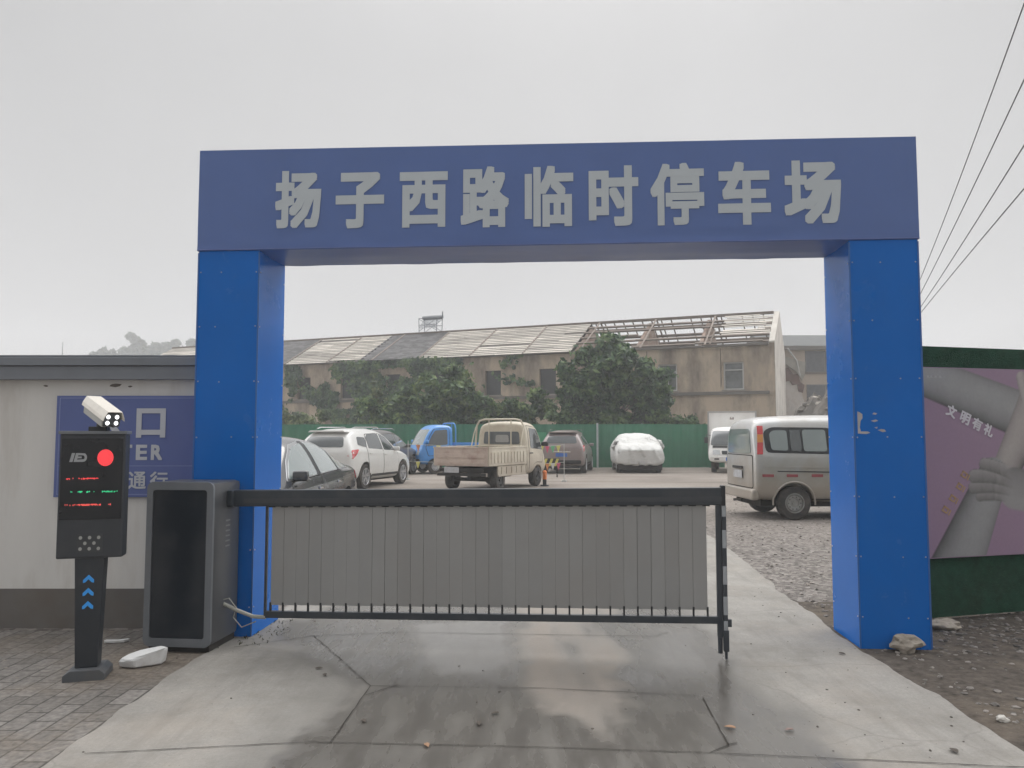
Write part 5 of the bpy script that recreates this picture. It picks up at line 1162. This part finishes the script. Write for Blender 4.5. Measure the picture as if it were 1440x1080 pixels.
# ---------------------------------------------------------------- silver minivan
VANP = pbr('silver_van_paint', (.47, .475, .47), .30, var=.04, metal=.25, coat=.5, dirt=((.36, .30, .235), .6, 1.6, .45, .8), vs_=2, mud=((.33, .275, .215), .95, .75))
def van():
    t = thing('silver_minivan', 'dusty silver minivan with red marker strips, partly hidden by the arch pillar at the hoarding', 'van', (6.17, 14.45, 0), R(3))
    K = [(-1.95, .50, 1.12, 1.50, .70, .68, .58), (-1.93, .36, 1.13, 1.70, .785, .77, .62), (-1.80, .32, 1.13, 1.79, .805, .785, .65), (-1.4, .30, 1.13, 1.825, .81, .79, .66), (-.6, .28, 1.12, 1.845, .81, .79, .66), (.3, .28, 1.11, 1.84, .81, .79, .66), (.85, .28, 1.10, 1.76, .81, .79, .66), (1.15, .28, 1.08, 1.52, .81, .78, .66), (1.5, .28, 1.02, 1.15, .80, .77, .68), (1.82, .3, .90, .98, .76, .72, .62), (1.95, .4, .76, .84, .66, .62, .55)]
    bd, tr = body('body', K, (-1.25, 1.25), .295, VANP, t, .24); undertray(t, -1.8, 1.8, .64, .22, .5)
    RIMV = pbr('steel_rim_grey', (.40, .40, .39), .45, metal=.5, dirt=((.2, .17, .14), .6, 9, .4, .75))
    for x in (-1.25, 1.25):
        for s in (-1, 1): wheel(t, x, s * .705, .295, .185, .175, 'steel', RIMV)
    for s in ('y-', 'y+'):
        sg = -1 if s == 'y-' else 1
        fr = patch('window_frame', tr, rr([(-1.74, 1.18), (-.52, 1.15), (-.53, 1.62), (-1.62, 1.63), (-1.76, 1.55)], .09), s, BLACK, t, off=.006)
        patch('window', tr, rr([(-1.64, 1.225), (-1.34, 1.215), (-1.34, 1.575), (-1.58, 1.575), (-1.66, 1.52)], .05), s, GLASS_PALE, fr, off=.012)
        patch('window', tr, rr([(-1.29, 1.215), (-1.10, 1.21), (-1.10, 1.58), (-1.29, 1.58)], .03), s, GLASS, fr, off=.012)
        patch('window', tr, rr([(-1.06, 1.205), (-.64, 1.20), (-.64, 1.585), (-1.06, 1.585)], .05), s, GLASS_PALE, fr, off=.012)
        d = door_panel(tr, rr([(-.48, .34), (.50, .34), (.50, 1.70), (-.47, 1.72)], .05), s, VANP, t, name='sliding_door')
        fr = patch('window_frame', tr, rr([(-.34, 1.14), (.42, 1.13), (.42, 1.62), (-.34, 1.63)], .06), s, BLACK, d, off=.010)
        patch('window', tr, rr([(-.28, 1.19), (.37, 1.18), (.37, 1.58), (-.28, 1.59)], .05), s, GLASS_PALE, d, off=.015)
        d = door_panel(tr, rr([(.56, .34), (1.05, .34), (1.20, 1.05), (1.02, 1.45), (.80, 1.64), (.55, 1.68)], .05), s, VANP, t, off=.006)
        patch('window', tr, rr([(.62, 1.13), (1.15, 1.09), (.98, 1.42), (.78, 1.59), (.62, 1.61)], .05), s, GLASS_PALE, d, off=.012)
        handle(d, .66, ysurf(tr, .66, .95, sg), .95, TRIM)
        patch('door_rail', tr, [(-1.55, .845), (-.46, .825), (-.46, .845), (-1.55, .862)], s, TRIM, t, off=.007)
        patch('side_crease', tr, [(-1.88, .925), (-.5, .905), (-.5, .925), (-1.88, .95)], s, VANP, t, off=.010)
        patch('sill', tr, [(-.92, .27), (.92, .27), (.92, .335), (-.92, .345)], s, TRIM, t, off=.008)
        for x in (-1.72, -1.29, -.84): patch('marker_strip', tr, [(x - .10, .755), (x + .10, .752), (x + .10, .80), (x - .10, .803)], s, pbr('faded_red_tape', (.30, .07, .08), .4, var=.2), t, off=.008)
        for z0, z1, m in ((1.15, 1.36, REDLAMP), (1.362, 1.50, AMBERLAMP), (1.502, 1.655, REDLAMP)): patch('tail_light', tr, [(-1.895 + (z0 - 1.15) * .10, z0), (-1.80 + (z0 - 1.15) * .10, z0), (-1.80 + (z1 - 1.15) * .10, z1), (-1.895 + (z1 - 1.15) * .10, z1)], s, m, t, off=.014, step=.05)
        mirror(t, 1.18, ysurf(tr, 1.18, 1.1, sg), 1.15, TRIM, .1)
    arch_ = B()
    for s in (-1, 1):
        for x in (-1.25,):
            pts = [(x + .375 * math.cos(R(a)), s * (abs(ysurf(tr, x + .375 * math.cos(R(a)), max(.4, .295 + .375 * math.sin(R(a))), s)) + .002), .295 + .375 * math.sin(R(a))) for a in range(-5, 190, 10)]; arch_.tube(pts, .016, 8)
    arch_.obj('wheel_arch', VANP, t, 60)
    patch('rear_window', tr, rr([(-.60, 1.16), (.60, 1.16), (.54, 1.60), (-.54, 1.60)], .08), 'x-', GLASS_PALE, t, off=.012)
    tg = door_panel(tr, rr([(-.66, .56), (.66, .56), (.66, 1.12), (-.66, 1.12)], .06), 'x-', VANP, t, .008, 'tailgate')
    b = B(); b.box((-1.985, 0, .90), (.03, .5, .05), .012); b.obj('tailgate_handle', TRIM, tg); plate(tg, (-1.982, 0, .78), 0, PLATE_WHITE)
    b = B(); b.box((-1.93, 0, .44), (.14, 1.5, .20), .05, None, 3); b.obj('bumper', VANP, t, 40)
    patch('windscreen', tr, rr([(-.64, 1.16), (.64, 1.16), (.56, 1.66), (-.56, 1.66)], .06), 'x+', GLASS, t, off=.008)
    patch('grille', tr, rr([(-.4, .5), (.4, .5), (.4, .66), (-.4, .66)], .03), 'x+', BLACK, t, off=.01)
    for s in (-1, 1): patch('headlight', tr, rr([(s * .35, .72), (s * .60, .70), (s * .58, .84), (s * .38, .84)], .03), 'x+', CLEARLAMP, t, off=.01)
    b = B(); b.tube([(-.9, .3, .3), (-1.6, .35, .28), (-1.95, .36, .27)], .025, 8); b.obj('exhaust', STEEL, t)
van()

# ---------------------------------------------------------------- small flatbed trucks
def mini_truck(name, label, loc, yaw, paint, bedpaint, length=3.7, rusty=False, mirrorm=None):
    t = thing(name, label, 'truck', loc, yaw); t.scale = (1, 1.12, 1.02); x0, xc, x1 = -length / 2, length / 2 - 1.35, length / 2
    K = [(xc, .42, 1.02, 1.72, .69, .67, .62), (xc + .02, .36, 1.04, 1.78, .735, .715, .655), (xc + .12, .34, 1.05, 1.82, .745, .725, .665), (xc + .5, .34, 1.05, 1.84, .745, .725, .665), (xc + .78, .34, 1.03, 1.80, .745, .72, .65), (xc + 1.0, .34, 1.0, 1.56, .745, .715, .65), (xc + 1.22, .35, .94, 1.10, .74, .70, .64), (xc + 1.32, .38, .74, .82, .70, .65, .58), (x1, .44, .6, .68, .62, .58, .52)]
    bd, tr = body('cab', K, (xc + .72,), .28, paint, t, .2)
    for s in ('y-', 'y+'):
        sg = -1 if s == 'y-' else 1
        d = door_panel(tr, rr([(xc + .16, .40), (xc + .40, .62), (xc + .62, .70), (xc + 1.0, .68), (xc + 1.10, .98), (xc + .92, 1.42), (xc + .76, 1.66), (xc + .16, 1.72)], .05), s, paint, bd, off=.006)
        patch('window', tr, rr([(xc + .24, 1.09), (xc + 1.06, 1.04), (xc + .87, 1.42), (xc + .72, 1.62), (xc + .24, 1.66)], .05), s, GLASS, d, off=.012); handle(d, xc + .27, ysurf(tr, xc + .27, .95, sg), .95, TRIM)
        mirror(bd, xc + 1.08, ysurf(tr, xc + 1.05, 1.12, sg), 1.2, mirrorm or TRIM, .1)
        patch('headlight', tr, rr([(sg * .34, .70), (sg * .58, .70), (sg * .58, .86), (sg * .36, .86)], .03), 'x+', CLEARLAMP, bd, off=.01)
    patch('rear_window', tr, rr([(-.53, 1.20), (.53, 1.20), (.50, 1.55), (-.50, 1.55)], .06), 'x-', GLASS, bd, off=.01)
    if rusty:
        patch('seat_back', tr, rr([(-.22, 1.25), (.18, 1.25), (.16, 1.46), (-.20, 1.46)], .05), 'x-', pbr('seat_grey', (.28, .28, .27), .8), bd, off=.013)
        for z in (1.06, 1.13): patch('cab_rib', tr, [(-.6, z), (.6, z), (.6, z + .025), (-.6, z + .025)], 'x-', paint, bd, off=.016)
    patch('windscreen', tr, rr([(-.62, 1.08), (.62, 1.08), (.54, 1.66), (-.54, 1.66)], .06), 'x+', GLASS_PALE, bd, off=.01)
    patch('bumper', tr, rr([(-.66, .40), (.66, .40), (.66, .56), (-.66, .56)], .04), 'x+', TRIM, bd, off=.02)
    # load bed
    W_ = .75; zf, zt = .66, 1.12
    b = B(); b.span((x0 + .03, -W_ + .03, zf), (xc - .06, W_ - .03, zf + .04)); b.obj('bed_floor', bedpaint, t)
    def gate_(name, c, d, along, n):
        b = B(); b.box(c, d, .006); s = 1 if along == 0 else 0
        for k in range(n):      # pressed ribs standing on the outside
            f = (k + .5) / n - .5; sg = 1 if (c[1] > 0 if along == 0 else False) else -1
            if along == 0: b.box((c[0] + f * d[0] * .94, c[1] + sg * (d[1] / 2 + .006), c[2] - .02), (d[0] / n * .55, .016, d[2] * .62), .004)
        if along == 1:
            for z in (-.13, .03): b.box((c[0] - d[0] / 2 - .006, 0, c[2] + z), (.016, d[1] * .9, .10), .004)
        b.box((c[0] - (.004 if along else 0), c[1] + (0 if along else (.004 if c[1] > 0 else -.004)), c[2] + d[2] / 2 + .012), (d[0] + .016, d[1] + .02, .035), .006)
        return b.obj(name, bedpaint, t)
    bl = xc - .06 - x0
    for s in (-1, 1): gate_('side_gate', (x0 + bl / 2, s * (W_ - .012), (zf + zt) / 2), (bl - .02, .03, zt - zf), 0, 11)
    tgm = pbr('worn_pink_tailgate', (.47, .38, .32), .7, var=.15, vs_=3, dirt=((.24, .12, .09), .6, 4, .5, .72)) if rusty else bedpaint
    tg = gate_('tailgate', (x0 + .015, 0, (zf + zt) / 2 + (0)), (.03, 2 * W_ - .05, zt - zf), 1, 0)
    if rusty: tg.data.materials.clear(); tg.data.materials.append(tgm)
    for s in (-1, 1):      # skirts under the bed
        b = B(); b.span((x0 + .55, s * (W_ - .05), .40), (xc - .08, s * (W_ - .02), .645), .004)
        for k in range(6): b.box((x0 + .75 + k * (bl - .75) / 5, s * (W_ - .014), .53), (.03, .02, .18), .003)
        b.box((x0 + .55 + (xc - .08 - x0 - .55) / 2, s * (W_ - .012), .40), (xc - .63 - x0, .03, .04), .004); b.obj('side_skirt', paint, t)
    b = B()
    for s in (-1, 1): b.span((x0 + .1, s * .35 - .04, .46), (x1 - .3, s * .35 + .04, .60))
    b.span((x0 + .05, -.6, .50), (x0 + .12, .6, .60)); b.span((x0 + .02, -.66, .40), (x0 + .08, .66, .48)); b.cyl((x0 + .75, -.55, .28), (x0 + .75, .55, .28), .05, .05, 10); b.cyl((x0 + .75, 0, .16 + .1), (x0 + .75, .0, .38), .13, .13, 12); b.span((x0 + .9, -.3, .3), (xc, .3, .55), .03)
    b.obj('chassis', UNDER, t)
    for s in (-1, 1):
        b = B(); b.box((x0 + .06, s * .6, .44), (.05, .16, .09), .01); b.obj('tail_light', REDLAMP if not rusty else pbr('dusty_lamp', (.33, .29, .25), .6), t)
        wheel(t, x0 + .75, s * .62, .28, .17, .16, 'steel', TRIM if rusty else None); wheel(t, xc + .72, s * .65, .28, .17, .16, 'steel', TRIM if rusty else None)
    plate(t, (x0 - .0, -.1 if not rusty else .25, .56), 0, PLATE_WHITE if rusty else PLATE_BLUE, .40, .15)
    # headache rack behind the cab
    b = B(); xr = xc - .10
    b.tube([(xr, -.72, zt), (xr, -.68, 1.72), (xr, -.60, 1.86), (xr, -.45, 1.90), (xr, .45, 1.90), (xr, .60, 1.86), (xr, .68, 1.72), (xr, .72, zt)], .026, 8)
    for y in (-.32, .32): b.cyl((xr, y, zt - .3), (xr, y, 1.90), .018, .018, 8)
    b.cyl((xr, -.71, zt + .03), (xr, .71, zt + .03), .022, .022, 8); b.span((xr - .012, -.70, zt - .42), (xr + .012, .70, zt - .02))
    if rusty:
        for y in (-.70, .70): b.tube([(xr, y, 1.70), (xr - .12, y * 1.01, 1.5), (xr - .25, y * 1.02, zt + .02)], .016, 6)
    b.obj('headache_rack', paint, t)
    return t
CREAMT = pbr('cream_truck_paint', (.53, .485, .39), .55, var=.1, vs_=3, dirt=((.32, .24, .18), .6, 2.5, .45, .75), mud=((.30, .25, .20), .8, .6)); BLUET = pbr('blue_truck_paint', (.04, .24, .62), .35, var=.06, coat=.4, dirt=((.1, .2, .35), .4, 3, .5, .8))
mini_truck('flatbed_truck', 'beige mini flatbed truck with worn pinkish tailgate and cab guard rack, seen from behind', (-.52, 21.9, 0), R(63), CREAMT, CREAMT, 3.65, True)
mini_truck('flatbed_truck', 'bright blue mini flatbed truck standing side on behind the beige truck', (-2.05, 30.6, 0), R(205), BLUET, BLUET, 3.9, False, BLUET)

# ---------------------------------------------------------------- white box truck
def box_truck():
    WT = pbr('white_truck_paint', (.72, .71, .69), .4, var=.04, dirt=((.38, .34, .29), .5, 2, .5, .8))
    t = thing('box_truck', 'white box truck parked facing the gate behind the silver minivan', 'truck', (9.13, 31.9, 0), R(-107))
    xc = .75; x1 = 2.2
    K = [(xc, .50, 1.0, 1.66, .76, .75, .70), (xc + .03, .42, 1.02, 1.76, .81, .80, .74), (xc + .4, .40, 1.02, 1.80, .82, .80, .75), (xc + .85, .40, 1.02, 1.77, .82, .80, .74), (xc + 1.15, .40, 1.0, 1.42, .82, .79, .73), (xc + 1.30, .40, .95, 1.10, .81, .76, .68), (xc + 1.40, .42, .80, .90, .79, .74, .67), (x1 + .02, .44, .62, .72, .74, .70, .62)]
    K = [(k[0], k[1], k[2], k[3], k[4] * 1.09, k[5] * 1.09, k[6] * 1.09) for k in K]
    bd, tr = body('cab', K, (xc + .68,), .30, WT, t, .22)
    for s in ('y-', 'y+'):
        sg = -1 if s == 'y-' else 1
        d = door_panel(tr, rr([(xc + .12, .5), (xc + 1.0, .72), (xc + 1.15, 1.0), (xc + 1.02, 1.38), (xc + .8, 1.66), (xc + .12, 1.66)], .05), s, WT, bd, off=.006); patch('window', tr, rr([(xc + .2, 1.08), (xc + 1.1, 1.05), (xc + .98, 1.38), (xc + .75, 1.60), (xc + .2, 1.60)], .05), s, GLASS, d, off=.012)
        patch('headlight', tr, rr([(sg * .42, .72), (sg * .72, .72), (sg * .70, .90), (sg * .44, .90)], .03), 'x+', CLEARLAMP, bd, off=.012)
        b = B(); b.tube([(xc + 1.1, sg * .78, 1.45), (xc + 1.25, sg * .95, 1.5), (xc + 1.25, sg * .95, 1.2)], .012, 6); b.box((xc + 1.25, sg * .96, 1.28), (.05, .14, .24), .02); b.obj('wing_mirror', TRIM, bd)
    patch('windscreen', tr, rr([(-.80, 1.08), (.80, 1.08), (.72, 1.64), (-.72, 1.64)], .06), 'x+', GLASS, bd, off=.012)
    patch('wiper_panel', tr, rr([(-.72, .98), (.72, .98), (.71, 1.07), (-.71, 1.07)], .02), 'x+', TRIM, bd, off=.012)
    patch('grille', tr, rr([(-.36, .73), (.36, .73), (.38, .87), (-.38, .87)], .03), 'x+', BLACK, bd, off=.012)
    b = B(); b.box((x1 + .03, 0, .56), (.10, 1.62, .20), .03); bp = b.obj('bumper', WT, bd); plate(bp, (x1 + .085, 0, .55), 0, PLATE_BLUE)
    b = B()
    for s in (-1, 1): b.box((x1 + .08, s * .56, .55), (.02, .18, .06), .005)
    b.obj('fog_lamp', TRIM, bp)
    b = B(); b.span((-2.25, -.93, .72), (.68, .93, 2.42), .012); bx_ = b.obj('cargo_box', pbr('white_box_panel', (.84, .83, .80), .45, var=.03, dirt=((.5, .46, .41), .3, 1.4, .5, .8)), t)
    b = B()
    for y in (-.93, .93):
        for x in (-2.25, .68): b.span((x - .03, y - .03, .71), (x + .03, y + .03, 2.44), .004)
    for x in (-2.25, .68): b.span((x - .028, -.90, 2.385), (x + .028, .90, 2.445), .004); b.span((x - .028, -.90, .705), (x + .028, .90, .77), .004)
    for y in (-.93, .93): b.span((-2.22, y - .028, 2.385), (.65, y + .028, 2.445), .004); b.span((-2.22, y - .028, .705), (.65, y + .028, .77), .004)
    b.obj('edge_trim', pbr('box_trim', (.40, .39, .38), .4), bx_)
    b = B(); b.box((.6835, -.05, 2.16), (.006, .05, .08)); b.box((.684, .05, 2.16), (.006, .05, .08)); b.box((.684, 0, 2.13), (.006, .16, .05)); b.obj('emblem', pbr('emblem_grey', (.35, .30, .28), .6), bx_)
    b = B()
    for s in (-1, 1): b.span((-2.2, s * .4 - .04, .52), (1.6, s * .4 + .04, .70))
    b.span((-.6, .45, .35), (.3, .75, .65), .02); b.obj('chassis', UNDER, t)
    for x in (-1.45, xc + .68):
        for s in (-1, 1): wheel(t, x, s * .70, .30, .19, .18, 'steel')
box_truck()

# ---------------------------------------------------------------- car under a pale cover
def covered():
    t = thing('covered_car', 'car wrapped in a wrinkled white dust cover in front of the green fence', 'car', (5.12, 32.0, 0), R(-94))
    K = [(-2.1, .40, .8, 1.0, .80, .78, .66), (-1.9, .30, .98, 1.30, .92, .88, .66), (-1.3, .28, 1.0, 1.50, .95, .92, .62), (-.3, .28, 1.0, 1.52, .95, .92, .62), (.7, .28, .98, 1.50, .95, .92, .66), (1.15, .28, .98, 1.34, .95, .92, .72), (1.5, .28, .96, 1.13, .95, .90, .78), (1.95, .30, .88, 1.02, .93, .87, .78), (2.12, .34, .70, .86, .86, .80, .70)]
    o = loft(K, 4); me = bake(o); bpy.data.objects.remove(o)
    for v in me.vertices:
        p = v.co; n = v.normal
        fold = .022 * noise.noise(p * 1.8) + .034 * (1 - abs(noise.noise(Vector((p.x * 2.4 + p.z * .8, p.y * 3.6 + p.z * .9, p.z * .8)))) * 2.4) + .006 * noise.noise(p * 8)
        v.co = p + n * fold
        if abs(p.y) > .8 and .95 < p.x < 1.2 and .98 < p.z < 1.2: v.co += n * .14
        if p.z < .45: v.co.z = p.z + .04 * noise.noise(Vector((p.x * 4, p.y * 4, 0)))
    me.polygons.foreach_set('use_smooth', [True] * len(me.polygons)); me.materials.clear()
    link('cover', me, pbr('cover_cloth', (.62, .62, .60), .75, var=.06, vs_=3, bump=.5, bs=14, dirt=((.42, .40, .37), .5, 2.5, .5, .8)), t)
    undertray(t, -1.95, 1.98, .86, .12, .42)
    for x in (-1.3, 1.3):
        for s in (-1, 1): wheel(t, x, s * .78, .31, .2, .2)
covered()

# ---------------------------------------------------------------- pennant strings, bollard, barrier board
PEN = {'pink': pbr('pennant_pink', (.55, .09, .17), .7), 'yellow': pbr('pennant_yellow', (.55, .52, .14), .7), 'orange': pbr('pennant_orange', (.58, .22, .08), .7), 'green': pbr('pennant_green', (.12, .42, .2), .7), 'white': pbr('pennant_white', (.55, .56, .52), .7)}
POLE = pbr('pole_white', (.4, .4, .38), .6)
def pole(x, y, h, lab):
    b = B(); b.cyl((0, 0, 0), (0, 0, h), .014, .012, 8); b.cyl((0, 0, 0), (0, 0, .05), .09, .08, 12); o = b.obj('marker_pole', POLE); o.location = (x, y, 0); tag(o, lab, 'pole', 'poles carrying the pennant strings')
PA, PB_, PC = (-3.45, 25.6), (.62, 25.2), (1.66, 24.6)
pole(*PA, 1.3, 'thin pale pole carrying the pennant strings beside the white car'); pole(*PB_, 1.3, 'thin pale pole behind the beige truck cab holding the pennant strings'); pole(*PC, 1.2, 'thin pale pole standing alone on the lot in front of the rosy silver car')
def pennants(z, cols, lab, pts, sag):
    t = thing('pennant_string', lab, 'bunting', (0, 0, 0), 0, 'pennant strings across the lot'); b = B(); P_ = []
    for (ax, ay), (bx, by) in zip(pts, pts[1:]):
        for i in range(13): q = i / 12; P_.append(Vector((ax + (bx - ax) * q, ay + (by - ay) * q, z - sag * 4 * q * (1 - q))))
    b.tube(P_, .006, 5); b.obj('cord', PEN['white'], t); tot = len(P_)
    k = 0
    for i in range(1, tot - 1, 2):
        if i % 13 in (12, 0): continue
        p = P_[i]; d = (P_[i + 1] - P_[i]).normalized() * .08; f = B(); sw = Vector((0, .03 * noise.noise(Vector((i * 1.7, z, 0))), 0))
        v = [f.bm.verts.new(q) for q in (p - d, p + d, p + sw - Vector((0, 0, .24)), p - d + Vector((0, .004, 0)), p + d + Vector((0, .004, 0)), p + sw + Vector((0, .004, -.24)))]
        for q in ((0, 2, 1), (3, 4, 5), (0, 1, 4, 3), (1, 2, 5, 4), (2, 0, 3, 5)): f.bm.faces.new([v[j] for j in q])
        f.obj('pennant', PEN[cols[k % len(cols)]], t); k += 1
pennants(1.18, ['orange', 'yellow', 'pink', 'green', 'yellow', 'pink'], 'upper string of faded coloured pennants stretched behind the beige truck', [PA, PB_, PC], .05)
pennants(.62, ['yellow', 'white', 'orange', 'white', 'pink', 'green'], 'lower string of faded coloured pennants close to the ground behind the beige truck', [PA, PB_, PC], .05)
t = thing('delineator_post', 'small orange and black delineator post standing beside the beige truck', 'bollard', (.95, 22.5, 0))
b = B(); b.cyl((0, 0, 0), (0, 0, .04), .13, .12, 14); b.cyl((0, 0, .04), (0, 0, .2), .055, .06, 12); b.obj('base', BLACK, t); b = B(); b.cyl((0, 0, .2), (0, 0, .42), .062, .065, 12); b.cyl((0, 0, .42), (0, 0, .46), .065, .03, 12); b.obj('orange_sleeve', pbr('safety_orange', (.68, .19, .05), .5), t)
t = thing('barrier_board', 'low yellow and black striped barrier board leaning behind the orange delineator post', 'barrier board', (1.25, 27.2, 0), R(-8))
b = B(); b.span((-.42, -.02, .38), (.42, .02, .66), .004); b.span((-.36, -.018, 0), (-.32, .018, .38)); b.span((.32, -.018, 0), (.36, .018, .38)); b.obj('board', BLACK, t)
b = B()
for k in range(4): x = -.38 + .2 * k; b.prism([(x, .39), (x + .09, .39), (x + .19, .65), (x + .10, .65)], 1, -.0235, -.0205)
b.obj('stripe', pbr('safety_yellow', (.60, .55, .12), .5), t)

# ================================================================ mist
hz = B(); hz.span((-170, -8, -1), (150, 262, 36)); h_ = hz.obj('haze', []); tag(h_, kind='stuff')
hm = bpy.data.materials.new('mist'); hm.use_nodes = True; ht = hm.node_tree; ht.nodes.clear(); ho = N(ht, 'ShaderNodeOutputMaterial'); hv = N(ht, 'ShaderNodeVolumePrincipled')
hv.inputs['Color'].default_value = (.93, .95, .97, 1); hv.inputs['Density'].default_value = .0023; hv.inputs['Anisotropy'].default_value = .2; L(ht, hv.outputs[0], ho.inputs['Volume']); h_.data.materials.append(hm)
